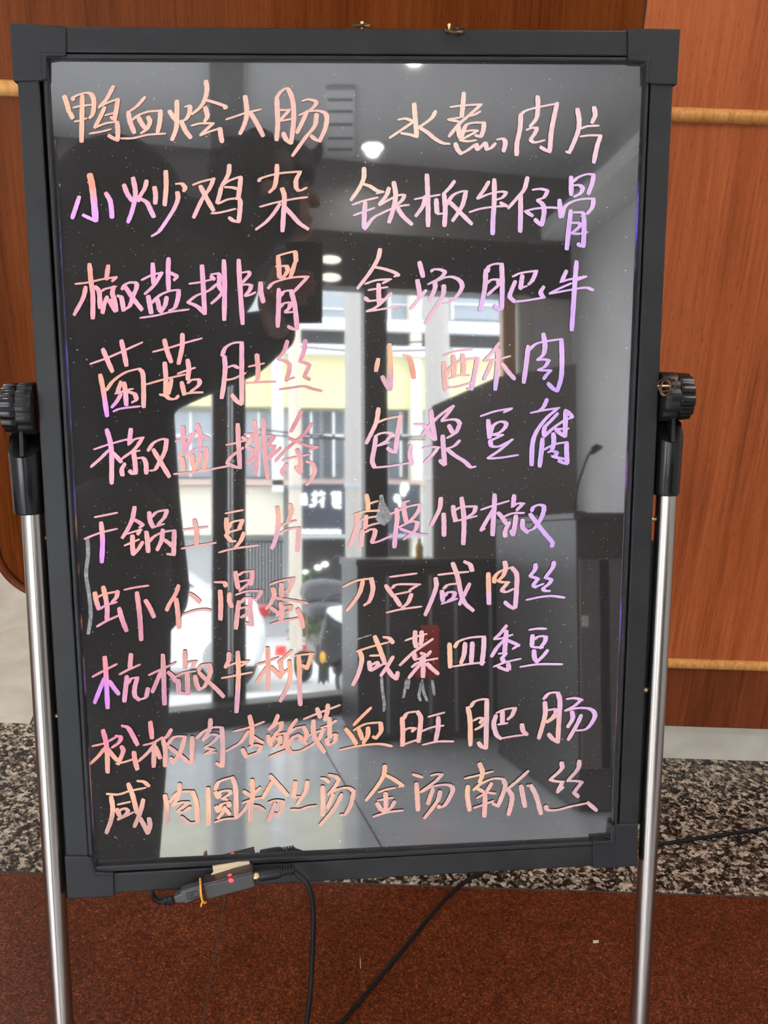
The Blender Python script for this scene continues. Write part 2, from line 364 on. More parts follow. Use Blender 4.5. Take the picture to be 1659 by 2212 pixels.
t.l(c,t.b.inputs['Base Color']); t.bump(t.noise(t.pos(),420,2,.5),.0012,.0004)
m_back=mat('board_back',(.03,.03,.03),.6)
base=fl(760,2212+500); base=np.array([0.0,.80,0.0])
board=thing('menu_board','black framed writing board on steel legs covered with pink and violet handwritten dish names','menu board',base)
def pp(pts,off): return [bp(x,y,off) for x,y in pts]
def slab(mb,pts,o0,o1): mb.prism(pp(pts,o0),BN*(o1-o0)); return mb
# rails: flat face, a groove and a rounded bead along the glass
RAILS={'top':([(128,56.3),(1374,65),(1374,121),(128,113.5)],[(98,115.5),(1400,123),(1398,134),(98,126.5)],'upper rail of the frame'),
 'left':([(35.5,150),(83,150),(193,1868),(143,1868)],[(90,120),(99.5,120),(203,1880),(192.5,1880)],None),
 'right':([(1407,150),(1456,150),(1378,1800),(1337,1800)],[(1397,124),(1405,124),(1333,1824),(1325,1824)],None),
 'bottom':([(225,1888),(1300,1826),(1300,1870),(225,1931)],[(203,1872),(1326,1817),(1326,1825),(203,1886)],'lower rail of the frame')}
for k_,(fp,bd,lb) in RAILS.items():
    mb=MB(); slab(mb,fp,0,.028)
    slab(mb,bd,-.0006,.012)
    o=mb.build('frame_rail',m_frame,board,bevel=.0016,seg=3)
# L-shaped corners
def rnd(p,a,b,r,n=5):
    p=np.array(p,float); a=np.array(a,float); b=np.array(b,float)
    u=(a-p)/np.linalg.norm(a-p)*r; w=(b-p)/np.linalg.norm(b-p)*r
    return [tuple(p+u*(1-t_)**2+w*t_**2) for t_ in np.linspace(0,1,n)]
CORN=[[(20,48),(142,56)]+rnd((143,123),(142,56),(101,125),16)+[(103,127),(100,129)]+rnd((101,174),(101,130),(28,176),14)+[(28,176)],
 [(1357,61),(1470,62),(1463,183)]+rnd((1395,181),(1463,183),(1395,139),16)+[(1395,138),(1392,135)]+rnd((1357,134),(1392,135),(1357,61),14),
 [(145,1942),(139,1850)]+rnd((204,1850),(139,1850),(206,1881),14)+[(207,1883)]+rnd((246,1884),(207,1883),(247,1938),13)+[(247,1938)],
 [(1378,1872),(1281,1877)]+rnd((1280,1818),(1281,1877),(1318,1816),13)+[(1319,1815)]+rnd((1320,1782),(1319,1815),(1378,1780),12)+[(1378,1780)]]
caps=[]
for pl_ in CORN:
    mb=MB(); slab(mb,pl_,-.0022,.0300); caps.append(mb.build('corner_cap',m_corner,board,bevel=.0014,seg=3))
# raised inner lip moulded on each corner
LIP=[[(84,112),(142,113),(142,121),(101,122),(101,172),(92,172),(88,135)],[(1357,118),(1409,121),(1405,135),(1403,180),(1396,178),(1396,133),(1357,130)],
     [(188,1851),(197,1852),(206,1884),(245,1886),(246,1893),(205,1893)],[(1281,1827),(1281,1819),(1319,1816),(1322,1784),(1330,1783),(1331,1822)]]
for lp,cp in zip(LIP,caps): mb=MB(); slab(mb,lp,-.0036,.004); mb.build('corner_lip',m_corner,cp,bevel=.0010)
# glass panel and the back
GQ=[(98,124),(1399,134),(1326,1822),(203,1877)]
mb=MB(); slab(mb,GQ,PANEL,PANEL+.004); panel=mb.build('writing_panel',m_panel,board,smooth=False)
mb=MB(); slab(mb,[(60,90),(1430,100),(1352,1846),(170,1905)],.014,.026); mb.build('back_panel',m_back,board,smooth=False)
# side channels behind the rails
mb=MB(); slab(mb,[(90,1180),(104,1180),(150,1940),(139,1940)],.014,.028); mb.build('side_channel',m_blackm,board,smooth=False)
mb=MB(); slab(mb,[(1402,1170),(1413,1170),(1385,1780),(1374,1780)],.014,.028); mb.build('side_channel',m_blackm,board,smooth=False)
# coloured light strips at the two edges of the glass
m_led=mat('edge_light',(.02,.01,.03),.4); t=NT(m_led)
n_=t.noise(t.pos((1,1,1)),16,3,.6); fine=t.noise(t.pos(),500,2,.6)
t.l(t.ramp(t.noise(t.pos((1,1,.6)),9,2),[(.40,(.9,.40,.12)),(.47,(.30,.16,.75)),(.56,(.16,.10,.85)),(.64,(.65,.12,.80))]),t.b.inputs['Emission Color'])
t.l(t.math('MULTIPLY',t.math('MAXIMUM',t.math('MULTIPLY',t.math('SUBTRACT',n_,.47),5.0),0.0),t.math('MULTIPLY',fine,1.0)),t.b.inputs['Emission Strength'])
for q in ([(117,300),(120,300),(206,1860),(202.5,1860)],[(1382,300),(1385.5,300),(1325,1790),(1322,1790)]):
    mb=MB(); slab(mb,q,PANEL-.0008,PANEL); mb.build('edge_light',m_led,board,smooth=False)
# ------------------------------------------------------------------ legs, sleeves, knobs
def legline(a,b,off): return bp(*a,off),bp(*b,off)
up=-(bp(829,1700)-bp(829,400)); up/=np.linalg.norm(up)        # up along the board
xb=bp(1200,1000)-bp(400,1000); xb/=np.linalg.norm(xb)          # to the right along the board
LEGOFF=.010
def ext(a,b,z): k=(z-a[2])/(b[2]-a[2]); return a+(b-a)*k
FR=-BN                                                          # towards the viewer
for side,(ta,tb,rad,sl,kn) in {'left':((70,1100),(136.5,2212),.0112,((52,941),(64.5,1108),.0158,.0150),(11,79,826,938)),
                      'right':((1440,1062),(1380.5,2212),.0106,((1447.5,913),(1438,1068),.0143,.0137),(1421,1487,801,912))}.items():
    a,bq=legline(ta,tb,LEGOFF); foot=ext(a,bq,.012)
    MB().cyl(a+(a-bq)/np.linalg.norm(a-bq)*.02,foot,rad,40).build('leg',m_steel,board)
    MB().lathe(ext(a,bq,0.0),(a-foot),[(0,rad*1.25),(.004,rad*1.4),(.03,rad*1.35),(.035,rad*1.02)],24).build('rubber_foot',m_blackm,board)
    # rear leg going back from the same joint
    kc=bp((kn[0]+kn[1])/2,(kn[2]+kn[3])/2,LEGOFF)
    rf=np.array([kc[0]*.93,kc[1]+.56,.012]); MB().cyl(kc+(rf-kc)*.06,rf,rad*.95,24).build('leg',m_blackm,board)
    MB().lathe(rf-np.array([0,0,.012]),(0,0,1),[(0,rad*1.3),(.004,rad*1.4),(.03,rad*1.3)],20).build('rubber_foot',m_blackm,board)
    # sleeve with a slanted cut at its upper front and an upright fin in it
    s0,s1=bp(*sl[0],LEGOFF),bp(*sl[1],LEGOFF); ax=(s0-s1); L=np.linalg.norm(ax); ax/=L
    e1=xb-ax*(xb@ax); e1/=np.linalg.norm(e1); e2=np.cross(ax,e1)
    if e2@FR<0: e2=-e2
    mb=MB(); seg=40; vs=[]; rings=[(0,sl[3]*.93),(.002,sl[3]),(L*.55,(sl[2]+sl[3])/2),(L*.74,sl[2])]
    for h,r_ in rings:
        for q in range(seg):
            w=2*math.pi*q/seg; vs.append(s1+ax*h+r_*(math.cos(w)*e1+math.sin(w)*e2))
    for q in range(seg):
        w=2*math.pi*q/seg; f_=math.sin(w); h=L*(.74+.26*(0.5-.5*f_)*1.0)+.006*(f_<-.2)
        vs.append(s1+ax*h+sl[2]*(math.cos(w)*e1+f_*e2))
    fs=[(i*seg+q,i*seg+(q+1)%seg,(i+1)*seg+(q+1)%seg,(i+1)*seg+q) for i in range(len(rings)) for q in range(seg)]
    fs+=[tuple(range(seg-1,-1,-1)),tuple(len(rings)*seg+q for q in range(seg))]
    mb.add(vs,fs); slv=mb.build('leg_sleeve',m_black,board,angle=30)
    top=s1+ax*L*.74+e2*sl[2]*.93
    MB().prism([top-e1*.0020-ax*.003,top+e1*.0020-ax*.003,s1+ax*L*1.13+e2*sl[2]*.62+e1*.0020,s1+ax*L*1.13+e2*sl[2]*.62-e1*.0020],-e2*.016).build('fin',m_blackm,slv,bevel=.0006)
    # fluted knob, its axle along the board's width
    x0_,x1_,y0_,y1_=kn
    pL_,pR_=bp(x0_,(y0_+y1_)/2,LEGOFF),bp(x1_,(y0_+y1_)/2,LEGOFF); RK=np.linalg.norm(bp(40,y0_,LEGOFF)-bp(40,y1_,LEGOFF))/2
    ka=xb; k1=up; k2=np.cross(ka,k1)
    def flute(c0,c1,R0,n,dep,ph,tap):
        mb=MB(); seg=n*8; vs=[]
        ln=np.linalg.norm(c1-c0)
        for h,sc in ((0,tap[0]),(.06,tap[1]),(.5,1.0),(.94,tap[2]),(1,tap[3])):
            for q in range(seg):
                w=2*math.pi*q/seg; r_=(R0-dep*(0.5-0.5*math.cos(n*w+ph))**2.2)*sc
                vs.append(c0+(c1-c0)*h+r_*(math.cos(w)*k1+math.sin(w)*k2))
        fs=[(i*seg+q,i*seg+(q+1)%seg,(i+1)*seg+(q+1)%seg,(i+1)*seg+q) for i in range(4) for q in range(seg)]
        fs+=[tuple(range(seg-1,-1,-1)),tuple(4*seg+q for q in range(seg))]
        return mb.add(vs,fs)
    mid=pL_+(pR_-pL_)*.5
    if side=='left': flute(pL_,mid-xb*.0004,RK*.97,11,.0019,0,(.88,.97,1,.99)).build('knob',m_black,board,angle=50); flute(mid+xb*.0004,pR_,RK,12,.0017,1.5,(.99,1,1,.96)).build('joint_hub',m_blackm,board,angle=50)
    else: flute(pL_,mid-xb*.0004,RK,12,.0017,1.5,(.96,1,1,.99)).build('joint_hub',m_blackm,board,angle=50); flute(mid+xb*.0004,pR_,RK*.97,11,.0019,0,(.99,1,.97,.88)).build('knob',m_black,board,angle=50)
# bolt heads between frame and legs
for (x,y) in ((94,1162),(123,1546),(1413,1121),(1392,1490)):
    c0=bp(x,y,.012); sgn=-1 if x<800 else 1
    MB().lathe(c0-xb*sgn*.006,xb*sgn,[(0,.0020),(.006,.0020),(.0062,.0030),(.0088,.0030),(.0095,.0022)],16).build('bolt',m_brass,board)
for (x,y,sgn) in ((1456,1128,1),(1436.5,1488,1),(53.5,1160,-1),(76,1541,-1)):
    MB().lathe(bp(x,y,LEGOFF)-xb*sgn*.003,xb*sgn,[(0,.0024),(.003,.0024),(.0042,.0012)],12).build('rivet',m_steel,board)
# split rings held by brass pins on the upper edge, and one on the right joint
def ringset(px,py,rr,off,tilt,turn,lift,thick=.0009):
    c0=bp(px,py,off); pin=MB(); pin.lathe(c0-up*.010,up,[(0,.0011),(.012,.0011),(.013,.0016),(.0152,.0017),(.016,.0012)],14)
    p_=pin.build('eye_pin',m_brass,board)
    e1_=xb*math.cos(turn)+up*math.sin(turn); e2_=FR*math.cos(tilt)+up*math.sin(tilt); cc=c0+up*lift
    ctr=cc+e1_*(rr*.55 if off<.01 else 0)
    pts=[ctr+rr*(math.cos(w)*e1_+math.sin(w)*e2_)+up*.0011*(w/6.28-1) for w in np.linspace(0,4*math.pi,70)]
    MB().tube(pts,thick,8).build('split_ring',m_copper,p_)
ringset(970,66,.0093,.003,-.42,0,.0006)
ringset(782,61,.0090,.029,-.30,math.pi,.0030)
kc=bp(1432,834,-.012)
p_=MB().lathe(kc-xb*.006,xb,[(0,.0012),(.006,.0014),(.012,.0012),(.013,.0006)],10).build('eye_pin',m_brass,board)
for cx,cy,ax_,ay_,an in ((1441,830,22,14,-.35),(1437,838,12,17,.25),(1438,837,10,16,.1)):
    pts=[]
    for w in np.linspace(0,2*math.pi,40,endpoint=False):
        dx,dy=ax_*math.cos(w),ay_*math.sin(w); pts.append(bp(cx+dx*math.cos(an)-dy*math.sin(an),cy+dx*math.sin(an)+dy*math.cos(an),-.018-.003*math.sin(w)))
    MB().tube(pts,.0007,8,closed=True).build('split_ring',m_copper,p_)
# ================================================================== the handwriting
# crops: name -> (x0, y0, pixels per frame pixel); strokes are chains of points in crop pixels, ';' parts strokes
CROPS=dict(A=(130,160,5.53),B=(430,160,5.53),C=(830,190,6.636),D=(1070,190,6.636),E=(140,350,6.144),Fc=(400,340,5.925),G=(750,350,5.925),H=(1010,360,5.72),
 I=(150,540,6.144),J=(400,530,5.925),K=(760,530,6.636),L=(1020,540,6.144),M=(180,710,6.144),N=(440,720,6.144),O=(790,710,7.213),P=(1010,710,7.213),
 Q=(185,910,6.144),R=(440,880,6.381),S=(780,870,6.636),T=(1020,850,7.213),U=(180,1080,6.636),V=(420,1080,6.636),W=(745,1060,6.636),X=(960,1050,6.636),
 Y=(190,1240,6.381),Z=(440,1220,6.9125),a=(735,1200,5.53),b=(1020,1200,7.9),c=(190,1390,5.53),d=(460,1380,6.9125),e=(750,1350,6.636),f=(960,1340,6.381),
 g=(190,1540,5.53),h=(480,1500,6.144),i=(725,1510,5.925),j=(990,1480,5.352),k=(220,1660,5.53),l=(510,1640,6.144),m=(780,1640,6.144),n=(990,1630,5.352))
INK=[('鸭血烩大肠','first dish of the left column',[('A','50,265 85,370 105,450;118,465 150,525;150,305 165,275 240,240 330,225 385,260 405,350 390,470 355,520;165,400 230,385 365,368;180,565 240,555 310,530;265,260 260,520 255,805;635,150 560,290 465,395;465,392 560,345 690,298;690,300 670,430 650,530;530,400 480,510 415,635;415,640 540,590 670,570;680,575 690,680 685,785;685,790 630,765 580,735;545,490 640,465;610,520 660,545;360,710 480,690 600,660;1010,280 920,380 830,445;815,455 835,570 885,700;870,540 940,490 1050,450 1190,438;1200,440 1190,570 1165,690;930,510 980,600 1010,640;1050,515 1072,570 1040,650 970,705;735,768 870,765 1050,725 1250,712;1305,445 1370,540;1395,320 1395,480 1390,620 1370,700 1335,785;1500,388 1545,385 1545,460 1500,540 1440,560;1445,565 1500,680 1560,760'),
  ('B','80,85 95,180 70,300 10,400 -80,475;80,310 190,340 320,385;310,385 318,405;75,400 100,500 70,560;-85,615 20,590 170,590;170,590 90,660 20,725;20,730 120,690 240,650;250,650 260,730 275,808;330,540 450,500 570,460 730,425;550,265 570,420 565,520 530,630 490,710;615,465 690,590 765,735;930,280 935,450 940,600 925,785;930,275 985,205 1060,180 1120,330 1130,560 1100,820;1095,825 1040,780 1005,705;950,430 1080,430;1080,430 980,540;980,560 1110,535;1240,320 1310,303 1400,340 1330,430 1200,490;1310,445 1430,440 1520,490 1510,640 1440,800;1440,800 1390,780 1340,740;1290,450 1230,580 1170,700;1405,480 1380,620 1270,760 1120,970')]),
 ('水煮肉片','first dish of the right column',[('C','430,230 440,400 455,560 465,690;465,700 370,670 250,650;205,455 300,440 400,470;410,490 250,600 85,710;735,340 680,430 580,510 490,565;510,570 620,640 730,730 840,790 930,800;1140,75 1125,260 1110,410;955,275 1090,255 1390,235;1380,245 1230,380 1080,510 930,690;920,450 1080,425;920,455 1060,480;1210,405 1290,385 1370,340;1060,530 1070,640 1085,710;1110,700 1170,540 1280,500 1430,498;1430,500 1420,600 1390,690;1310,680 1380,700;1140,630 1240,610 1340,610;1340,615 1200,690 1090,745;1090,750 1200,765 1310,750;1020,800 1050,880 1100,940;1100,945 1200,890 1300,815;1320,810 1330,880;1340,885 1400,830 1440,790;1450,790 1470,880;1480,885 1530,860 1590,800'),
  ('D','30,740 100,730 140,770 135,840 115,905;365,385 350,600 310,790 305,960;350,400 430,330 600,280 870,225;885,220 840,420 800,640 780,900;780,915 720,890 650,850;605,125 610,260 590,430 500,550;450,600 520,575 600,570;600,575 560,660 500,740;500,750 570,780 700,750;1175,305 1200,450 1190,600 1130,770 1060,925;1060,925 1020,915;1415,280 1430,390 1385,495;1235,580 1320,550 1475,540;1225,695 1350,680 1510,680;1510,685 1460,830 1410,1065')]),
 ('小炒鸡杂','second dish of the left column',[('E','190,465 150,590 100,740;330,165 360,300 385,500 410,780@1.3;410,780 340,750 245,705;545,415 600,510 620,640 625,735;785,305 830,420 890,510;905,215 935,370 930,490 890,660 840,795;1085,250 1060,350 1000,450 975,515;1020,495 1090,540 1140,640 1180,725;1190,335 1205,440 1200,545;1340,125 1345,330 1325,570;1480,290 1550,290 1595,340 1580,380;1495,405 1500,490 1450,620 1350,780 1250,920 1160,980'),
  ('Fc','105,350 210,310 370,270;365,275 310,400 220,530 110,765;195,370 260,500 360,675;565,100 550,220 470,360;470,360 560,300 690,250;710,255 700,370 680,520;510,380 600,385 660,400;460,390 440,480 410,580;430,590 540,540 640,525;650,525 700,550 700,680 685,820;680,825 620,810 565,775;345,715 450,705 635,660;1175,100 1170,230 1145,370 1080,445;940,300 990,260 1200,205 1480,180;1470,190 1420,290 1420,390;1420,400 1470,425 1550,390;965,630 1150,580 1400,530 1555,510;1240,400 1270,500 1260,700 1245,940;1210,600 1130,720 1030,830 910,920;1260,620 1370,740 1460,840 1570,915')]),
 ('铁板牛仔骨','second dish of the right column',[('G','215,80 210,210 150,340 50,485;215,285 290,310 380,365 460,382;455,385 380,400;75,545 200,500 385,455;90,680 200,640 340,590;230,520 220,650 215,840;225,855 310,740 370,690;370,690 540,610 700,560 785,550;535,335 500,430 410,540;415,550 540,480 660,425 735,420;735,430 700,490 640,545;595,260 620,420 590,600 535,768;650,600 720,700 825,795;1020,165 1030,400 1035,600 1035,818;870,475 1000,450 1180,420;1000,440 970,560 880,688;1140,480 1145,580 1150,650;1160,665 1210,660;1370,250 1310,330 1230,410;1240,420 1255,600 1245,815;1260,560 1350,430 1450,380 1530,372;1520,380 1480,540 1420,650 1350,750;1310,510 1430,630 1590,790'),
  ('H','260,190 200,290 125,390;130,395 260,340 400,310 480,315;480,325 430,380 370,405;330,160 330,400 315,640 310,830;30,560 160,520 330,495 480,485;410,450 480,485;740,135 700,280 610,390 505,510;655,350 655,560 650,800;810,285 900,275 990,295;990,305 940,380 860,410;865,415 930,470 945,560 920,720;910,720 870,690 835,655;710,550 830,520 1000,505 1110,510;720,555 800,605;1280,130 1280,345;1310,180 1370,130 1470,95 1550,95;1555,100 1540,200 1490,335;1315,230 1380,230 1420,270 1390,330 1320,370;1135,415 1150,625;1165,620 1200,500 1300,430 1420,400 1560,395;1555,400 1540,500 1480,580;1275,545 1255,720 1225,1018;1320,565 1400,565 1440,590;1435,590 1440,740 1430,985;1430,985 1390,975 1365,955;1290,695 1370,700 1380,740 1290,820;1290,825 1380,830 1475,810')]),
 ('椒盐排骨','third dish of the left column',[('I','265,190 285,400 310,600 310,905;85,450 250,430 450,385 620,360;620,365 570,410;215,495 180,640 65,855;345,490 395,560 405,765;515,210 490,385;435,540 480,515 615,485;590,490 570,570 600,680 620,805;525,665 570,740 610,810;500,625 460,720 440,830;645,610 690,640 720,800;725,795 800,740 850,600 890,500 880,440 800,430;800,430 740,460 700,515;745,495 850,650 960,790;1105,185 1115,440;965,395 1100,330 1225,300;1225,305 1120,470 1005,580;1315,115 1310,300 1315,520;1345,305 1420,350 1390,395;1045,615 1065,720 1085,835;1090,705 1200,600 1330,545 1450,530;1450,540 1440,640 1400,760 1330,800;1165,650 1195,780 1215,815;1290,630 1270,730 1220,815;945,900 1150,870 1350,820 1575,790'),
  ('J','215,260 230,500 250,875;60,490 200,470 370,430;330,400 370,430;250,870 150,780 35,730;35,725 150,640 300,580 400,500;340,370 420,365 440,420 435,520 480,590;480,600 420,670 340,740;495,195 505,500 500,950;685,190 700,500 735,1000;720,350 800,340 830,365;830,370 740,470;725,510 790,500 850,510;850,515 820,580 770,640;775,650 840,630 890,605;965,480 970,600 1000,722;1190,150 1200,280 1205,410;1180,135 1280,105 1400,75;1410,80 1420,200;1410,210 1350,400;1170,268 1300,262;1300,265 1310,330 1240,430;1065,545 1130,480 1280,430 1430,405 1575,400;1565,410 1480,500 1395,590;1200,565 1195,800 1185,1035;1225,640 1270,590 1350,575;1355,580 1400,760 1435,1065;1430,1075 1380,1070 1320,1040;1215,790 1270,740 1340,740 1330,800 1280,850;1285,860 1340,855 1395,850')]),
 ('金汤肥牛','third dish of the right column',[('K','405,60 370,200 250,400 85,612;310,310 450,335 590,380 670,425;670,430 615,445;200,550 350,500 555,485;545,490 450,540;245,640 335,625;430,610 505,600;385,560 385,700 390,825;190,755 250,795 360,785 430,770;560,690 470,780 340,890 220,940;220,945 400,920 675,870;970,245 1020,445;940,505 965,640 970,725;1060,650 960,770 850,905;1140,370 1180,345 1270,350 1330,390 1260,470 1100,555;1230,505 1340,460 1450,455 1550,510 1580,600 1510,720 1410,810 1320,830;1190,515 1190,620 1120,780;1320,580 1310,700 1240,830 1055,1115'),
  ('L','180,265 170,480 140,650 105,805;205,280 220,220 300,185 400,185;390,190 400,450 395,650 390,780;385,790 350,790 300,740;195,440 260,395 340,400 350,450;350,465 210,590;545,350 650,305 860,275;850,285 800,400 750,455;665,340 650,450 640,510;640,505 720,480;570,420 520,540 500,620 560,685;570,685 720,670 960,630;950,490 910,560 940,630;1250,280 1190,410;1175,425 1290,390 1510,350;1505,355 1390,400;1310,445 1180,500 1030,575;1035,580 1300,530 1500,500 1600,530;1385,155 1365,400 1345,700 1320,1062')]),
 ('菌菇肚丝','fourth dish of the left column',[('M','100,465 350,375 775,185;260,275 320,420 385,565;505,160 540,320 572,485;225,615 270,850 315,1155;310,810 400,690 560,580 740,530;750,540 790,600 800,800 800,1035;500,710 450,850;430,860 600,810 650,800;540,720 560,850 570,1012;500,870 440,970 380,1040;600,840 680,870 700,940 650,975;405,1095 500,1060 745,1030;935,305 1150,250 1380,180 1565,130;1075,150 1110,290 1165,440;1315,75 1310,250 1265,460;1080,455 1095,650 1090,860;850,735 1080,670 1340,610;1170,680 1130,860;1020,875 1090,890 1150,930 1220,930 1260,895;1385,420 1400,540 1385,675;1260,595 1380,550 1475,520;1305,715 1340,870;1390,715 1440,680 1530,680 1530,750 1420,840;1340,865 1450,850 1580,845'),
  ('N','275,310 285,450 270,650 240,855;245,290 290,190 390,130 510,118;505,125 505,500 505,935;500,940 440,900 375,820;325,450 390,430 455,455;290,620 400,600 550,530;705,285 720,450 715,600 690,625;605,440 700,420 795,400;565,660 750,650 945,642;1110,105 1070,230 990,340;990,345 1080,370 1140,410;1140,415 1130,520 1095,625;1100,620 1190,590;1350,95 1330,230 1280,375;1280,380 1350,395 1410,430;1400,435 1340,565;1330,575 1405,612;1015,745 1200,720 1330,705 1450,740 1560,765')]),
 ('小酥肉','fourth dish of the right column',[('O','195,475 160,655;370,250 385,500 390,750 385,945;375,950 320,870 260,750;600,415 680,450 720,580 750,762;1220,420 1400,350 1650,325;1220,530 1230,740 1240,950;1265,720 1330,600 1480,500 1740,450;1740,460 1720,600 1650,940;1365,420 1380,600 1370,745;1510,405 1525,560 1520,710;1310,775 1450,730 1610,725;1285,915 1400,910 1560,870 1700,830;1640,940 1590,935'),
  ('P','490,230 380,380 270,490;270,500 450,480 660,430;470,320 470,560 430,945;380,520 310,680 255,795;540,550 640,680 730,780;945,275 920,500 875,835;960,330 1060,240 1200,200 1430,165;1460,170 1470,450 1460,750 1400,960;1395,970 1330,930 1255,855;1180,85 1205,260 1180,400 1090,480;1095,490 1180,480 1270,490;1265,500 1200,590 1100,640;1100,645 1200,650 1300,650;1290,655 1230,720 1190,775')]),
 ('椒盐排条','fifth dish of the left column',[('Q','280,115 325,270 345,450 345,820;120,370 300,310 510,250 565,245;300,390 190,500 75,600;350,410 420,480 470,535;600,105 580,285;570,305 650,240 765,215;755,225 650,370 490,490;500,480 600,420 710,390;635,400 655,550 665,690;660,695 620,690 585,660;520,565 480,640 490,715;690,490 760,490 800,560 805,690;830,385 900,290 1000,240 1070,240;1075,245 1050,400 970,560 920,640 860,655;900,380 1000,550 1110,732;1285,75 1300,250 1310,385;1200,265 1290,235 1390,175;1450,150 1350,320 1240,485;1480,45 1520,200 1510,335;1540,190 1625,220;1280,490 1300,645;1340,480 1420,390 1570,345;1590,355 1600,470 1570,640;1520,640 1570,640;1410,450 1425,595;1530,420 1490,540 1430,652;1180,700 1450,675 1700,630 1890,596'),
  ('R','470,235 480,500 500,835;320,515 450,490 590,450;535,415 590,450;500,835 420,815 320,770;325,760 380,680 540,560;570,370 660,365 680,385;680,390 590,535;590,545 690,580;690,590 640,700 610,770;610,765 700,690;695,195 725,400 735,600 720,915;825,160 830,450 850,700 885,975;840,410 900,390 975,400;970,410 930,470 850,540;860,540 985,530;980,540 930,640 870,720;870,725 970,650 1060,560;1345,50 1290,170 1205,330;1485,230 1390,360 1220,510 1090,630 990,740;1175,430 1300,480 1440,530 1570,550;1565,555 1460,585;1085,730 1250,690 1465,645;1290,585 1330,720 1335,895;1335,905 1270,830;1150,790 1080,880 1115,940;1420,745 1500,780 1530,880 1490,980 1420,1065')]),
 ('包浆豆腐','fifth dish of the right column',[('S','250,85 220,270 150,430 75,577;220,290 370,230 590,190;565,190 530,400 490,700;500,710 450,700 380,655;200,480 280,440 380,430 430,460 370,540;370,545 240,615;250,615 395,570;210,495 190,650 160,830 190,920;190,930 400,910 705,860;715,620 700,750 730,875;1000,115 1020,280 1060,525;1060,525 1010,490 960,430;770,310 880,315 940,360;880,460 1000,310 1130,180 1310,50;1320,50 1230,170 1160,250;1160,265 1280,240 1370,250 1420,300;1415,305 1370,410 1340,440;1260,330 1310,425;1345,445 1240,500;1170,475 1180,650 1200,885;1190,885 1130,830;890,650 1000,635 1115,640;1100,650 1020,750 915,852;1410,545 1330,620 1230,660;1230,665 1350,760 1480,840 1570,920 1635,915'),
  ('T','140,350 350,280 615,230;610,240 500,290;250,420 270,685;280,620 330,500 430,440 520,460 510,530 420,610 290,640;290,645 475,645;470,650 360,700 270,740;280,735 300,810 370,830 450,810 625,720;610,725 430,880 245,1005;260,1015 450,1000 705,960;1165,95 1110,210 1040,270;920,300 1120,260 1350,225;1330,235 1160,380 1010,580 940,780 925,1112;1330,315 1220,430 1130,530 1120,660;1125,670 1250,550 1420,430 1560,370;1560,365 1500,300 1450,265;1455,270 1450,500 1445,665;1440,665 1370,620 1305,560;1305,555 1495,545;1095,710 1080,880 1050,1132;1130,870 1200,830 1330,780 1480,760;1470,765 1470,900 1480,1080;1475,1095 1420,1080 1350,1050;1265,625 1270,760 1240,880 1190,912;1250,900 1310,920 1300,970;1250,980 1330,1000 1440,1020')]),
 ('干锅土豆片','sixth dish of the left column',[('U','170,245 300,220 475,185;25,555 230,475 475,415;255,330 275,560 265,890;735,105 700,280 630,430 560,540;735,285 800,320 855,360;850,365 810,390;630,485 740,450 830,425;815,430 780,488;705,515 705,650 715,780;600,650 790,570;720,780 790,700 850,605;945,180 960,300 1000,385;980,240 1060,170 1195,142;1200,150 1160,250 1070,350;1010,390 1150,345;905,460 920,600 930,742;940,600 1020,520 1150,460 1310,435;1305,440 1300,600 1295,782;1290,785 1210,775;1140,430 1120,580 1060,712;1165,575 1230,620 1270,660;1590,290 1620,450 1625,640;1440,430 1600,410 1765,390;1420,695 1600,660 1890,615'),
  ('V','455,190 690,145;460,270 460,380 480,470;490,400 540,320 690,285;690,290 640,410;500,460 665,415;450,500 520,580 580,590;710,475 660,590 575,690;360,750 550,700 905,650;1185,110 1205,250 1190,430 1150,600 1110,690;1375,70 1390,180 1340,315;1220,385 1320,330 1450,300;1240,470 1350,420 1510,400;1500,405 1490,560 1475,728')]),
 ('虎皮仲椒','sixth dish of the right column',[('W','310,65 330,180 330,272;345,185 465,150;140,340 300,295 485,285;175,360 170,500 120,660 68,795;305,365 290,532;245,415 350,385 445,370;270,535 380,490 480,465;250,570 240,700 235,795;300,590 370,555 430,570 420,650 385,740;400,750 500,720 655,650;740,260 750,400 725,600 710,805;660,330 760,290 900,230 1075,192;1085,195 1040,310 940,430;910,145 850,180 850,300 885,462;890,460 980,440 1055,460;1040,465 1000,570 850,692;780,520 860,480;800,550 920,590 1060,625 1175,630;1375,110 1360,250 1290,400 1235,500;1415,335 1420,480 1420,642'),
  ('X','125,290 135,390 160,490;160,340 250,300 450,290;450,295 420,380 330,440;140,505 250,480 455,430;245,170 275,400 280,600 270,828;535,335 700,280 915,215;720,125 715,300 700,500 690,700;705,330 620,470 525,632;570,610 530,635;770,385 830,450 880,530;930,525 920,540;915,540 870,650 870,718;1000,135 985,275;970,295 1050,250 1140,250;1120,260 1040,342;870,430 980,390 1135,385;1025,430 1010,550 985,692;985,695 960,640;1120,490 1120,590 1190,660;1250,350 1280,300 1350,270 1420,290 1420,370 1370,490 1290,600 1210,640;1230,405 1330,540 1440,680 1540,800 1540,862')]),
 ('虾仁滑蛋','seventh dish of the left column',[('Y','95,260 115,370 150,480;130,320 230,275 410,240;410,240 390,320 330,390;165,480 250,430 390,390;210,180 245,330 265,480 260,632;130,720 250,650 415,575;430,475 470,620 530,780;510,215 650,185 825,160;675,260 700,450 720,650 735,905;795,365 850,460 910,590;1250,160 1210,270 1130,400 1085,497;1215,345 1235,500 1255,742;1405,275 1470,320 1540,385;1320,555 1450,510 1590,490 1690,505'),
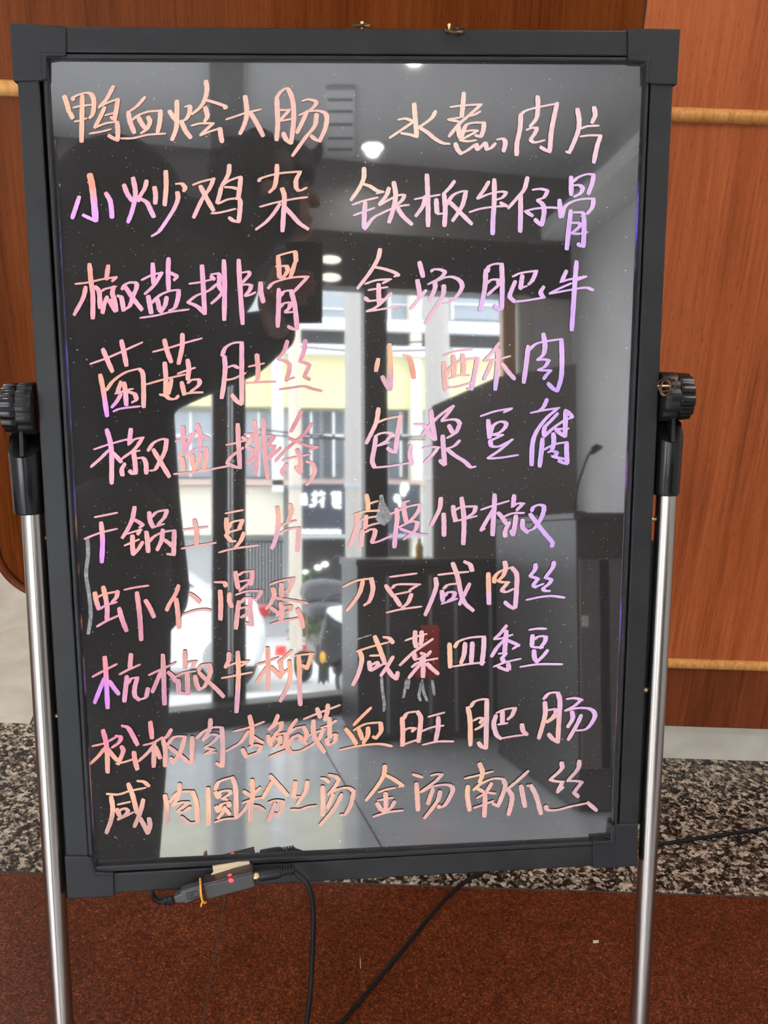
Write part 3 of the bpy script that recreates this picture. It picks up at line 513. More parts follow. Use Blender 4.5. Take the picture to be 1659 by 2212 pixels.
  ('Z','170,260 300,265 330,315;245,390 255,560 250,812;385,430 385,540 420,622;475,110 490,230 515,347;530,150 600,110 740,92;725,100 720,200 700,295;550,250 650,230 700,250;700,255 620,320 540,382;490,445 650,395 865,390;860,395 830,460 780,522;525,550 500,750 480,950;560,560 620,500 700,495;700,500 690,700 720,905;715,900 635,875;530,655 640,630 700,640;690,660 640,730 560,780;570,785 720,740;1000,290 1150,240 1350,200;1340,205 1300,320 1240,412;1165,290 1160,400 1165,468;1180,400 1275,400;1035,355 1050,460 1010,560 940,652;1060,485 1150,510 1300,530 1540,570;1150,570 1170,700 1155,832;1010,645 1100,712;1090,760 1200,640 1300,610;1300,615 1290,680 1220,712;1000,890 1150,845 1395,800;1400,670 1450,780 1480,932')]),
 ('刀豆咸肉丝','seventh dish of the right column',[('a','40,370 200,300 385,272;370,275 390,400 350,540 290,592;270,310 230,450 150,570 80,655;600,255 750,235 905,215;545,360 630,480;620,385 690,345 950,345;930,350 830,412;630,470 835,430;650,495 715,595;850,465 810,560 740,622;560,680 740,640 965,610;1175,230 1350,210 1525,195;1140,275 1145,380 1080,560 1015,708;1345,95 1400,250 1440,450;1445,470 1490,570 1585,655;1545,340 1490,450 1425,582;1485,75 1550,110 1575,180;1240,390 1290,350 1390,335;1215,425 1225,542;1250,480 1290,440 1360,445 1350,500 1290,540;1220,575 1395,515'),
  ('b','275,310 280,560 285,820;375,450 390,360 480,270 675,200;680,210 760,330 755,600 735,885;700,900 630,860 560,800;555,110 570,210 530,340 440,430;445,440 530,455 625,455;610,460 520,570 520,610;520,610 590,620 695,575;1080,155 1070,240 985,350;985,355 1060,375 1130,400;1110,410 1050,500 1080,535;1080,535 1210,485;1395,115 1370,210 1250,372;1245,375 1360,410;1360,415 1300,490 1200,562;1200,570 1250,600 1315,605;935,755 1150,710 1350,690 1565,715')]),
 ('杭椒牛柳','eighth dish of the left column',[('c','200,165 215,350 235,768;60,395 200,320 340,248;195,420 150,530 80,705;260,455 310,530 368,602;515,130 500,295;385,365 490,310 615,255;465,395 450,540 435,688;480,470 520,420 595,405;590,410 560,520 560,620 610,672;620,670 690,640 718,540;895,140 905,400 910,600 915,725;735,375 850,320 1040,235;870,340 820,460 770,578;960,345 1010,390 1050,452;1155,95 1160,288;1150,290 1200,230 1295,215;1280,225 1250,272;1060,390 1150,350 1280,330;1185,360 1190,480 1195,605;1195,605 1080,580;1080,440 1085,585;1280,390 1300,490 1330,552;1340,550 1400,500 1460,350 1450,250;1450,250 1360,260 1320,325;1330,350 1420,440 1530,540 1618,632'),
  ('d','240,215 235,320 185,420;185,420 350,360 535,335;530,340 420,402;370,200 380,500 370,800 350,1092;140,585 350,545 575,500;815,145 825,450 815,760;680,380 820,340 970,285;830,390 740,520 655,652;870,430 930,490 1010,575;1170,185 1080,270 980,352;1010,350 1015,440 1035,522;1035,525 1130,460;1140,340 1155,550 1110,730 1005,928;1280,260 1290,500 1295,800 1305,985;1245,250 1350,235 1500,220;1470,225 1440,340 1400,442;1400,440 1340,400')]),
 ('咸菜四季豆','eighth dish of the right column',[('e','145,375 350,310 585,250;180,380 210,500 160,700 82,858;395,165 470,350 540,550;570,620 640,720 700,772;705,770 725,680;655,460 570,600 485,722;525,175 600,190 655,252;335,440 462,435;315,530 330,642;360,570 420,535 430,580 350,650;350,655 505,565;840,220 1000,165 1130,130;975,95 970,230 990,312;1065,100 1065,200 1050,282;1220,205 1080,300 940,400 760,572;955,400 980,490 1035,480;1060,405 1100,430 1050,492;1195,380 1140,442;930,600 1040,530 1285,480;1095,465 1090,600 1085,742;1050,560 970,650 885,755;1150,560 1220,630 1300,698'),
  ('f','70,325 75,480 80,642;145,365 200,290 350,240 550,222;545,230 540,400 515,605;285,320 270,470 230,582;385,310 380,430 370,572;130,635 350,600 545,580;855,75 780,170 690,255;690,260 800,245 930,200;855,150 840,300 830,442;820,275 730,370 652,492;870,275 950,310 1025,345;1010,350 945,390;755,460 850,450;850,460 800,520 820,572;690,635 850,575 1045,530;880,600 890,672;870,690 800,665 740,640;1175,130 1280,115 1395,115;1215,210 1205,355;1240,260 1310,220 1405,225;1400,230 1380,300 1320,377;1210,370 1350,375;1235,420 1240,510 1270,562;1420,415 1360,490 1270,577;1055,640 1300,605 1615,605')]),
 ('松板肉杏鲍菇','ninth dish of the left column',[('g','180,210 215,350 230,500 235,708;60,395 200,360 330,290;335,275 390,290 370,350 290,412;200,420 130,510 35,602;235,430 290,500 345,562;410,155 480,180 540,280 590,378;400,405 420,460 360,612;345,605 440,585 535,555;550,470 560,560 590,672;745,110 765,300;670,385 780,355 885,295;800,370 720,470 610,572;790,390 785,640;810,410 860,538;995,200 950,270 890,325;900,330 925,450 920,632;950,380 1030,290 1155,280;1155,290 1110,450 1030,590;1020,595 990,545;970,410 1080,490 1200,592;1245,295 1245,450 1240,605;1300,300 1390,220 1490,175 1595,172;1600,180 1610,400 1605,635;1600,640 1540,605;1465,80 1450,200 1375,325;1380,320 1470,260 1565,272;1560,280 1480,360 1395,415;1400,420 1505,440;1500,440 1400,490;1400,490 1525,470'),
  ('h','365,290 395,450 385,655;155,490 350,440 550,365;345,495 240,640 60,748;420,570 480,610 540,640;270,730 320,832;350,710 430,675 520,690;510,700 480,760;480,770 310,830;740,280 690,390 620,462;630,465 730,390 800,368;790,375 770,460 700,522;610,550 640,672;660,620 710,540 850,510;850,515 850,600 820,692;690,580 765,600;700,700 760,640 770,560;690,710 835,680;630,830 750,780 855,740;990,335 920,420 880,512;880,520 980,450 1085,430;1085,435 1120,530 1090,622;1000,540 940,570 890,640 870,700 900,760;1000,540 1040,570 1030,612;1040,620 1115,650;900,765 1030,755 1180,680;1090,325 1300,240 1555,145;1260,190 1300,302;1405,140 1390,250 1360,337;1210,350 1210,480 1240,600 1355,762;1090,610 1160,540 1365,460;1340,470 1280,600 1180,682;1420,315 1425,430 1425,552;1320,440 1410,410 1505,350;1390,595 1400,662;1400,590 1470,535 1525,538;1510,545 1490,630 1410,682')]),
 ('血旺肥肠','ninth dish of the right column',[('i','450,115 340,220 235,328;130,385 200,470 262,572;240,395 380,320 570,298;575,305 580,410 520,497;515,500 480,485;300,395 340,512;415,370 410,470 355,562;60,650 300,600 550,575 715,602;850,245 860,400 855,592;870,250 920,180 1030,160;1050,165 1090,260 1060,542;850,420 930,375 1025,375;1015,380 980,412;840,595 960,550 1085,510;1195,225 1385,175;1110,410 1240,360 1375,340;1315,235 1310,380 1280,532;1120,585 1300,545 1500,542'),
  ('j','110,260 135,400 140,692;145,245 190,190 270,165 335,165;330,170 325,450 320,722;320,730 270,710 235,668;185,405 240,380 295,390;285,400 250,432;310,430 260,480 200,512;445,320 540,280 660,262;655,270 620,350 575,392;510,310 510,380 510,442;465,455 562,440;435,355 410,450 440,570 490,615;500,615 640,590 798,570;795,570 750,530 735,458;1000,200 1005,330 970,480 930,612;990,155 1050,95 1135,82;1150,90 1175,200 1160,450 1150,658;1150,658 1090,620 1045,568;1035,290 1110,280 1130,310;1120,330 1080,380 1020,422;1030,430 1150,350;1260,160 1340,150 1430,170;1410,180 1340,240 1240,292;1245,295 1380,265 1520,275 1580,340 1540,440 1470,510 1370,525;1315,310 1320,390 1265,482;1420,350 1370,460 1272,628')]),
 ('咸肉圆粉丝汤','last dish of the left column',[('k','65,305 200,310 330,270 515,232;110,340 130,480 110,620 55,768;315,185 370,330 420,530;460,600 510,690 550,772;550,770 575,690 565,600;495,375 460,520 390,692;430,150 500,160 560,207;195,430 332,400;180,490 210,562;190,520 260,480 320,500;320,510 270,560 195,602;200,610 372,525;755,325 780,470 770,658;815,395 890,300 980,275 1090,278;1085,280 1130,420 1145,645;1140,645 1040,650 950,585;930,190 920,310 850,442;855,445 940,410 1035,405;1020,415 905,512;910,520 970,520 1052,465;1270,240 1275,450 1275,668;1355,245 1400,160 1545,110;1560,110 1600,250 1605,592;1355,640 1470,605 1615,595;1360,285 1390,347;1400,340 1420,280 1510,265 1530,300 1440,360;1440,360 1495,372;1365,460 1390,512;1400,500 1430,430 1510,410 1520,450;1470,465 1440,530 1388,592;1480,490 1525,542'),
  ('l','105,430 182,482;315,385 250,442;215,280 220,480 200,620 190,832;90,580 200,540 335,510;180,570 120,660 35,757;205,615 290,630 372,682;475,305 420,400 358,512;455,225 550,330 682,478;435,575 520,550 630,560;620,570 600,680 545,750;545,755 515,730;520,590 480,690 430,812;785,305 775,400 760,500;765,505 845,500;945,300 920,430 810,602;735,670 850,670 950,635 1055,620;1135,255 1180,265 1232,302;1150,365 1155,550 1145,742;1240,210 1320,230 1365,275;1360,285 1300,380 1228,462;1235,465 1350,400 1480,380 1570,430;1560,440 1520,600 1450,730 1390,740;1290,470 1215,642;1400,470 1340,590 1250,720 1115,875')]),
 ('金汤南瓜丝','last dish of the right column',[('m','315,90 300,210 220,350 70,542;330,215 420,260 555,352;550,350 505,365;240,435 340,400 445,380;230,545 415,510;325,455 330,570 330,672;210,585 260,660 312,697;445,565 400,640 330,692;170,760 350,705 548,680;695,205 805,237;735,325 745,500 755,675;935,215 1000,200 1080,203;1065,215 980,300 795,432;800,435 930,370 1080,340 1180,350 1215,410 1170,520 1110,610 1050,640 1030,622;955,400 920,490 885,592;1050,430 1010,560 845,778'),
  ('n','80,275 230,240 395,195;245,105 280,210 245,322;110,365 105,480 130,642;180,405 260,340 400,280 520,282;520,290 540,380 460,592;460,595 400,568;210,385 295,432;385,335 330,422;220,500 330,445 425,450;185,615 290,580 400,538;310,470 305,600 300,712;805,195 700,290 578,392;575,400 620,480 610,580 580,692;725,365 745,470 770,597;800,360 840,360;840,360 900,480 955,682;1195,95 1190,170 1060,292;1065,295 1140,310 1215,315;1200,325 1150,430;1145,435 1210,380;1400,75 1380,170 1265,302;1275,305 1360,305 1435,320;1420,330 1340,432;1335,440 1385,482;1010,600 1040,640 1150,640 1300,600 1500,560;1500,560 1595,642')])]
# stroke colours (sRGB) by place; the board's LED glow is painted into them
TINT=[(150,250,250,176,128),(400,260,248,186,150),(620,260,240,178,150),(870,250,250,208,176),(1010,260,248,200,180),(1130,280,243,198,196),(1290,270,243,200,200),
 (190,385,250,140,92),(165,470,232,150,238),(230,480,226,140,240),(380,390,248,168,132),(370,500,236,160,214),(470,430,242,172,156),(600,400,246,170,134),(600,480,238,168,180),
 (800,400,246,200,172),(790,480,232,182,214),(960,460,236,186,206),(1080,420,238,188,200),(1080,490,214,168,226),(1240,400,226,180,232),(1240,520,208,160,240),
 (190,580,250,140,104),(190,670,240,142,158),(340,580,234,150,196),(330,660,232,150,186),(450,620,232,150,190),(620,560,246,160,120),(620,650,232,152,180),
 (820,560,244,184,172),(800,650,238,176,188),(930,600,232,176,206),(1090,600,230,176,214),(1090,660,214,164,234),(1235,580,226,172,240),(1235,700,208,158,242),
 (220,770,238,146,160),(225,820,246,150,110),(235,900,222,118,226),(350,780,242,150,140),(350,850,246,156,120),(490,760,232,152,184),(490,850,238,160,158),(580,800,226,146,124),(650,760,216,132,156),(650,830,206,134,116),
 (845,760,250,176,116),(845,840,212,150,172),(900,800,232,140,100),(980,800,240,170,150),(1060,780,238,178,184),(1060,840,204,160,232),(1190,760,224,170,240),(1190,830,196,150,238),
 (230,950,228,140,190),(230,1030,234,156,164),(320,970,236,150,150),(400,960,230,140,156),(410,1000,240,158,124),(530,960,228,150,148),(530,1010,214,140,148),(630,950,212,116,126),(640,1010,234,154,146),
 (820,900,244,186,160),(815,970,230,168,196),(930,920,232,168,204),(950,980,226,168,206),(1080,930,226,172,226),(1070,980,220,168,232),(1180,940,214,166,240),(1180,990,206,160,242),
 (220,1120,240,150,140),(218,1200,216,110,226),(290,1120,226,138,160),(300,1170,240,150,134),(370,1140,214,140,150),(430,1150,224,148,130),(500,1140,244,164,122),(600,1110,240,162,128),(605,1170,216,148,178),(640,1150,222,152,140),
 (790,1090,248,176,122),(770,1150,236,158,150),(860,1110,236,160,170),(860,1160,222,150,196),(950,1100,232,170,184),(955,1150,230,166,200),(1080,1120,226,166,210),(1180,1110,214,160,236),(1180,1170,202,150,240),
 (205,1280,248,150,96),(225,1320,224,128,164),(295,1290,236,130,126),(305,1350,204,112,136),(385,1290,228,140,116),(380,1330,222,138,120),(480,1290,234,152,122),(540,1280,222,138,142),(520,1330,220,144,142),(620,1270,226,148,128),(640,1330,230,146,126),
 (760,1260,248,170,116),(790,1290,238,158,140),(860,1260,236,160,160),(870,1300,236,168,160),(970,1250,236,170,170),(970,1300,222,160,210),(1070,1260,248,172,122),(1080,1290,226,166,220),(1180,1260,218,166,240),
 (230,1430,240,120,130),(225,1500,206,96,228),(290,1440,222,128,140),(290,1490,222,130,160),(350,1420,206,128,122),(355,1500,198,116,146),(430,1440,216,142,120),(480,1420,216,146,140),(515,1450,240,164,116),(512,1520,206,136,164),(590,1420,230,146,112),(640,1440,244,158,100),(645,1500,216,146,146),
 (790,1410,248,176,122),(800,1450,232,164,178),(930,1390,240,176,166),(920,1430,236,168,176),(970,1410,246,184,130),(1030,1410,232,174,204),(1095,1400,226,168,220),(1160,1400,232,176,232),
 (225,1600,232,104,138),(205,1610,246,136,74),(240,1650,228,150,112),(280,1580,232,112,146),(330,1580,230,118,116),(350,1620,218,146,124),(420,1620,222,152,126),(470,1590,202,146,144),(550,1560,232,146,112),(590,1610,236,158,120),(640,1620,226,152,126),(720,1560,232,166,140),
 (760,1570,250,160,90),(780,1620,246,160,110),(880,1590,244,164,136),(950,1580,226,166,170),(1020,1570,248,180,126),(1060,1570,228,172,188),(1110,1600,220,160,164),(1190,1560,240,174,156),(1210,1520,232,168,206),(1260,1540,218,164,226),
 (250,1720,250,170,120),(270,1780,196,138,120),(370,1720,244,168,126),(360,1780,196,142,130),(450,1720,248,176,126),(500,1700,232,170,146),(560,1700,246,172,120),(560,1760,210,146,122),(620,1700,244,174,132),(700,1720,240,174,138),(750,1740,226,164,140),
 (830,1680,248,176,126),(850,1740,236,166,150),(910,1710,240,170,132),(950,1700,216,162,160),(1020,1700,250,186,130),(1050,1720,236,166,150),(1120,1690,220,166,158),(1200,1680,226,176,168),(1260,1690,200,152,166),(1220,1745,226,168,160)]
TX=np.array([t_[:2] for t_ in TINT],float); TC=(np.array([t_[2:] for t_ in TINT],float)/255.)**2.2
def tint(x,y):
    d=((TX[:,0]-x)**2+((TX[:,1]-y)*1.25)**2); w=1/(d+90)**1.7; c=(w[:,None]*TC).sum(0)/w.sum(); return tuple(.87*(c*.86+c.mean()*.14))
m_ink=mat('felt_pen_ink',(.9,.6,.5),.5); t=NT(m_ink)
at=t.n('ShaderNodeAttribute'); at.attribute_name='ink_glow'
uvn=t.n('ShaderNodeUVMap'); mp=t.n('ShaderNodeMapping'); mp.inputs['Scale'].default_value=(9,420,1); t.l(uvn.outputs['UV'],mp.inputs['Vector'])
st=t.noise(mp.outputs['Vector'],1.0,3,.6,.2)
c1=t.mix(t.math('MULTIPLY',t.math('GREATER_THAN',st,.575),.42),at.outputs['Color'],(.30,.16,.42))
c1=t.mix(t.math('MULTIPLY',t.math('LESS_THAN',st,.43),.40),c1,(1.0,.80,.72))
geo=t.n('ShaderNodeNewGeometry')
c2=t.mix(geo.outputs['Backfacing'],c1,(.01,.009,.009))  # backs coloured dark as unlit, so the glass mirrors a dark edge
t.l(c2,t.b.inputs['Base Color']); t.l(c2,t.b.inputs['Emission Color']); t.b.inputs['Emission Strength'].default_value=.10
NW,NTK=11.0,4.4; NU=np.array([.975,-.22]); NV=np.array([.22,.975])
def stroke(mb,pts,off,wf=1.0):
    P=[np.array(p,float) for p in pts]; out=[]
    if len(P)==2: out=[P[0]+(P[1]-P[0])*k for k in np.linspace(0,1,7)]
    else: out=smooth_path(P,6)
    out=np.array(out); n=len(out); T=np.gradient(out,axis=0); T/=np.linalg.norm(T,axis=1)[:,None]+1e-9
    out[0]-=T[0]*2.0; out[-1]+=T[-1]*2.0
    k0=len(mb.v); s_=0.0; M_=7; rs=random.random()*20
    for i in range(n):
        N_=np.array([-T[i][1],T[i][0]]); w=math.hypot(NW*(N_@NU),NTK*(N_@NV))*wf
        e=min(i,n-1-i); w*= (.80,.97,1.0)[min(e,2)]
        w*=1+.05*math.sin(i*1.7+rs)
        if i: s_+=np.linalg.norm(out[i]-out[i-1])
        for j in range(M_):
            q=out[i]+N_*w*(j/(M_-1)-.5)
            if i in (0,n-1): q=q+T[i]*(1 if i else -1)*(1.3*(1-abs(j-3)/3.0)+random.uniform(-.7,.7))
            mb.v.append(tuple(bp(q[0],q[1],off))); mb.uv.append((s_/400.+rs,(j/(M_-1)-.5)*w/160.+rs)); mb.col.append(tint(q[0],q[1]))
    for i in range(n-1):
        for j in range(M_-1): a_=k0+i*M_+j; mb.f.append((a_,a_+1,a_+M_+1,a_+M_))
ks=0
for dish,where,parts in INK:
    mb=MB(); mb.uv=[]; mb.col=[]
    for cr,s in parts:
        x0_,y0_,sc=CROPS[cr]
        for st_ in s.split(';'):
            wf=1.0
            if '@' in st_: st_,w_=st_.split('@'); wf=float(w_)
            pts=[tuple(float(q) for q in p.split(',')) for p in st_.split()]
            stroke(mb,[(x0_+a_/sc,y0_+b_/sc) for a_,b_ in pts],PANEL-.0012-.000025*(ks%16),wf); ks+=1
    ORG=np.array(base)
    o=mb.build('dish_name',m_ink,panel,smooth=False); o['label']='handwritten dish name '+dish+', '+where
# dried cleaning runs on the glass
m_run=mat('dried_run',(.26,.25,.26),.55); t=NT(m_run)
t.l(t.ramp(t.noise(t.pos(),260,3),[(.35,(.14,.135,.14)),(.7,(.34,.33,.34))]),t.b.inputs['Base Color'])
RUNS=['189,1165 190,1200 186,1240 193,1290 196,1330 191,1368','824,1462 826,1490 830,1520 829,1535','872,1505 878,1470','884,1470 881,1486','912,1475 915,1495 922,1512','934,1472 938,1500','912,1470 905,1500 908,1512',
 '753,1395 770,1382 800,1372','822,1072 826,1100 822,1130','838,1105 840,1120 828,1133']
for r_ in RUNS:
    mb=MB(); mb.uv=[]; mb.col=[]
    pts=[tuple(float(q) for q in p.split(',')) for p in r_.split()]
    stroke(mb,pts,PANEL-.0002,.62 if len(pts)<6 else .8); mb.uv=None
    mb.build('dried_run',m_run,panel,smooth=False)
blob=[(822,1069),(827,1068),(831,1085),(842,1105),(849,1112),(844,1122),(831,1136),(823,1133),(811,1122),(816,1098)]
mb=MB(); slab(mb,blob,PANEL-.0003,PANEL-.0001); mb.build('dried_run',m_run,panel,smooth=False)
# ================================================================== controller, leads, small things
m_ctrl=mat('controller_case',(.045,.043,.042),.42); m_ctop=mat('smoky_clear_plastic',(.05,.03,.028),.3)
m_tape=mat('cream_tape',(.62,.50,.33),.7); m_rband=mat('orange_rubber',(.75,.33,.04),.5)
m_cable=mat('black_cable',(.005,.005,.0055),.42,spec=.22); m_usb=mat('usb_plug_plastic',(.060,.058,.060),.40)
m_red=mat('red_indicator',(.3,.01,.01),.4,emis=(1,.02,.03),es=6.0)
CO=-.020
c_org=bp(495,1915,CO)
ctl=thing('light_controller','dark grey box with a red glowing light taped under the board frame','light controller',c_org)
fr_=[(439,1913),(545,1886),(552,1917),(446,1945)]
MB().prism(pp(fr_,CO),BN*.0185).build('case',m_ctrl,ctl,bevel=.0018,seg=3)
MB().prism(pp([(438.5,1910),(544.5,1883),(545.2,1887),(439.2,1914)],CO-.0004),BN*.019).build('case_lid',m_ctop,ctl,bevel=.0008)
MB().ell(bp(497,1892,CO+.004),(.0026,.0022,.0020)).build('indicator_light',m_red,ctl)
MB().ell(bp(499,1902,CO-.0002),(.0028,.0012,.0026)).build('indicator_light',m_red,ctl)
MB().lathe(bp(550,1893,CO+.006),bp(565,1889,CO+.006)-bp(550,1893,CO+.006),[(-.004,.0040),(.0016,.0040),(.0018,.0048),(.0032,.0048),(.0034,.0036),(.0060,.0034)],20).build('socket',m_brass,ctl)
tp=thing('masking_tape','torn strip of cream tape holding the controller to the frame','tape',bp(500,1870,-.004))
mb=MB(); mb.prism(pp([(459,1872),(515,1863),(538,1862),(540,1867),(538,1873),(461,1884)],-.0035),BN*.0022); mb.prism([bp(461,1883,-.004),bp(539,1871,-.004),bp(541,1877,-.006),bp(455,1890,-.006)],BN*.0006); mb.build('strip',m_tape,tp,smooth=False)
rb=thing('rubber_band','orange rubber band round the end of the controller','rubber band',bp(436,1935,CO))
pts=smooth_path([bp(433,1910,CO-.0075),bp(434,1928,CO-.0085),bp(437,1945,CO-.0085),bp(443,1950,CO-.006)],6); MB().tube(pts,.0011,8).build('loop',m_rband,rb)
MB().tube(smooth_path([bp(434,1958,CO-.008),bp(437,1949,CO-.0095),bp(442,1951,CO-.008),bp(445,1949,CO-.006)],5),.0009,8).build('knot',m_rband,rb)
MB().tube([bp(433,1910,CO-.0075),bp(432,1900,CO-.001),bp(432,1898,CO+.012)],.0011,8).build('loop',m_rband,rb)
# usb lead on the left
us=thing('usb_lead','short black lead with a usb plug entering the left of the controller','usb lead',bp(400,1938,CO))
plug=[(374,1938),(390,1932),(390,1926),(432,1913),(436,1936),(400,1954),(396,1950),(380,1952)]
pg=MB().prism(pp(plug,CO-.004),BN*.011).build('usb_plug',m_usb,us,bevel=.0012)
emb=MB(); emb.tube([bp(*q,CO-.0044) for q in ((404,1931),(426,1925),(427,1936),(406,1943))],.0005,6,closed=True)
for a_,b_ in (((409,1936),(422,1932)),((413,1938),(417,1930))): emb.tube([bp(*a_,CO-.0043),bp(*b_,CO-.0043)],.0004,6)
emb.build('usb_mark',m_blackm,pg)
s0,s1=bp(352,1946,CO+.001),bp(378,1944,CO+.001)
MB().lathe(s0,s1-s0,[(-.001,.003)]+[(.0022*i_,.0036+.0012*(i_%2)+.0003*i_) for i_ in range(6)],16).build('strain_relief',m_blackm,us)
MB().tube(smooth_path([bp(354,1946,CO+.001),bp(341,1946,CO+.004),bp(333,1936,CO+.012),bp(330,1922,.012),bp(334,1900,.030),bp(345,1880,.031)],7),.0028,12).build('cord',m_cable,us)
# power lead on the right, hanging to the floor
pw=thing('power_lead','black power lead plugged into the right of the controller and hanging down','power lead',bp(600,1888,CO))
q0,q1=bp(560,1891,CO+.006),bp(606,1883,CO+.006); d_=(q1-q0)/np.linalg.norm(q1-q0)
MB().lathe(q0,d_,[(0,.0060),(.002,.0066),(.018,.0066),(.0225,.0060),(.0245,.0036)],24).build('plug',m_blackm,pw)
mb=MB()
for i_ in range(5): mb.lathe(q1+d_*(.0005+.0030*i_),d_,[(0,.0052),(.0017,.0052)],16)
mb.cyl(q1-d_*.002,q1+d_*.016,.0030,12); mb.build('strain_relief',m_blackm,pw)
end=fl(640,2300); hang=smooth_path([q1+d_*.012,bp(645,1890,CO+.002),bp(663,1908,CO-.002),bp(673,1935,CO-.004),bp(677,1975,CO-.004),bp(675,2060,CO-.004),bp(671,2140,CO-.004),bp(662,2212,CO-.004),bp(650,2290,CO-.004),bp(640,2420,CO-.006)],8)
hang+= smooth_path([hang[-1],hang[-1]*np.array([1,1,0])+np.array([0,-.01,.05]),hang[-1]*np.array([1,1,0])+np.array([.02,-.06,.004]),hang[-1]*np.array([1,1,0])+np.array([.12,-.16,.003])],6)[1:]
MB().tube(hang,.0027,12).build('cord',m_cable,pw)
# lead on the floor
fp=[(1830,1752),(1659,1789),(1560,1803),(1430,1823),(1250,1848),(1110,1867),(1052,1880),(1012,1900),(975,1930),(935,1972),(880,2040),(800,2136),(735,2212),(660,2300),(560,2420)]
pts=smooth_path([fl(x,y,.0035) for x,y in fp],6)
fc=tag(MB().tube(pts,.0034,10).build('floor_cable',m_cable),'thin black cable lying on the floor from under the board to the right edge','cable')
sc_=tag(MB().prism([fl(1281,2032,.001),fl(1293,2032,.001),fl(1293,2037,.001),fl(1281,2038,.001)],(0,0,.0012)).build('paper_scrap',m_tape,smooth=False),'tiny pale paper scrap on the red floor between the legs','paper scrap')
tag(MB().tube([fl(778,2070,.001),fl(779,2092,.001)],.0006,6).build('paper_thread',m_tape),'thin pale thread lying on the red floor beside the hanging lead','thread')
# ================================================================== behind the viewer: counter, street, building (seen in the glass)
SZ=-.45
m_conc=mat('pale_concrete',(.70,.69,.67),.8); m_cream=mat('cream_paint',(.72,.69,.58),.8); m_yel=mat('yellow_paint',(.72,.68,.40),.8)
m_whitew=mat('white_paint',(.75,.76,.77),.7); m_greyw=mat('grey_wall',(.42,.43,.44),.8); m_win=mat('window_glass',(.10,.12,.14),.08); m_winl=mat('pale_window',(.33,.37,.41),.15)
m_navy=mat('dark_sign_board',(.030,.038,.055),.4); m_white=mat('white_letters',(.85,.86,.88),.5,emis=(1,1,1),es=1.5); m_shop=mat('shop_interior',(.03,.028,.027),.8)
m_pole=mat('weathered_concrete',(.40,.38,.36),.85); m_creamp=mat('cream_pole_paint',(.62,.56,.47),.7); m_pink=mat('pink_tiles',(.55,.42,.38),.7)
m_carw=mat('white_car_paint',(.88,.89,.90),.18,coat=.6); m_tyre=mat('tyre_rubber',(.015,.015,.016),.7); m_tail=mat('tail_lamp',(.5,.02,.02),.3)
m_scoot=mat('scooter_plastic',(.022,.022,.024),.22); m_scg=mat('grey_scooter_seat',(.10,.10,.11),.4); m_lens=mat('scooter_lens',(.80,.83,.85),.12)
m_leaf=mat('green_leaf',(.06,.14,.045),.5); m_redp=mat('red_plastic',(.80,.055,.05),.4); m_amber=mat('amber_plastic',(.75,.42,.05),.35)
m_counter=mat('dark_counter_laminate',(.055,.053,.053),.35); m_screen=mat('grey_partition',(.19,.18,.175),.5); m_paper=mat('white_paper',(.75,.74,.72),.8)
road=MB().prism([sf(uL-6,SZ,.10),sf(uR+8,SZ,.10),np.array([12,-15,SZ]),np.array([-12,-15,SZ])],(0,0,-.1)); struct(road.build('street',m_conc,smooth=False),'pale concrete street outside the doorway')
struct(MB().prism([sf(uL,-.01,.0),sf(uR,-.01,.0),sf(uR,-.01,.9),sf(uL,-.01,.9)],(0,0,-.44)).build('pavement',m_conc,smooth=False),'pale step outside the doorway')
def xz(x0,y0,x1,y1,Y):
    ym=(y0+y1)/2; xm=(x0+x1)/2
    return my(x0,ym,Y)[0],my(x1,ym,Y)[0],my(xm,y1,Y)[2],my(xm,y0,Y)[2]
def rect(name,r,Y,dep,m,parent,zb=None,bev=0):
    xa,xb_,za,zt_=xz(*r,Y); za=za if zb is None else zb
    return MB().box(((xa+xb_)/2,Y-dep/2,(za+zt_)/2),(xb_-xa,dep,zt_-za)).build(name,m,parent,smooth=False,bevel=bev)
FY=-12.0
bld=thing('street_building','cream and yellow building across the street with rows of windows','building',(0,FY-2,SZ))
rect('wall',(60,520,1300,1450),FY-.3,3.0,m_greyw,bld,SZ)
rect('yellow_band',(200,762,1110,880),FY-.1,.25,m_yel,bld); rect('ledge',(200,742,1110,762),FY+.1,.4,m_whitew,bld); rect('eave',(640,714,1110,742),FY-.1,.3,m_dark,bld)
rect('ledge',(560,690,1110,714),FY+.05,.3,m_whitew,bld)
rect('tiled_wall',(200,1050,612,1156),FY-.1,.2,m_cream,bld); rect('ledge',(200,1036,920,1048),FY+.05,.3,m_pink,bld)
for r in ((660,640,742,692),(842,626,890,690),(978,626,1082,690)):
    w_=rect('window',r,FY-.25,.1,m_winl,bld); rect('window_frame',(r[0],(r[1]+r[3])/2-1.5,r[2],(r[1]+r[3])/2+1.5),FY-.2,.05,m_whitew,w_); rect('window_frame',(r[0]-3,r[1],r[0]+2,r[3]),FY-.2,.05,m_whitew,w_)
for r in ((368,890,455,1030),(532,890,586,1030),(655,890,690,1030),(700,890,742,1030),(842,890,890,1030)):
    w_=rect('window',r,FY-.25,.1,m_win if r[0]>640 else m_winl,bld); xm=(r[0]+r[2])/2
    rect('window_frame',(xm-2.5,r[1],xm+2.5,r[3]),FY-.2,.05,m_whitew,w_); rect('window_frame',(r[0],938,r[2],944),FY-.2,.05,m_whitew,w_)
rect('bright_pier',(888,560,912,1190),FY,.35,m_cream,bld,SZ)
rect('drain_pipe',(588,760,612,1062),FY+.05,.15,m_whitew,bld)
for r in ((530,1168,612,1330),(655,1166,748,1402),(842,1166,905,1400)):
    s_=rect('shop_opening',r,FY-.2,.12,m_shop,bld)
gt=MB()
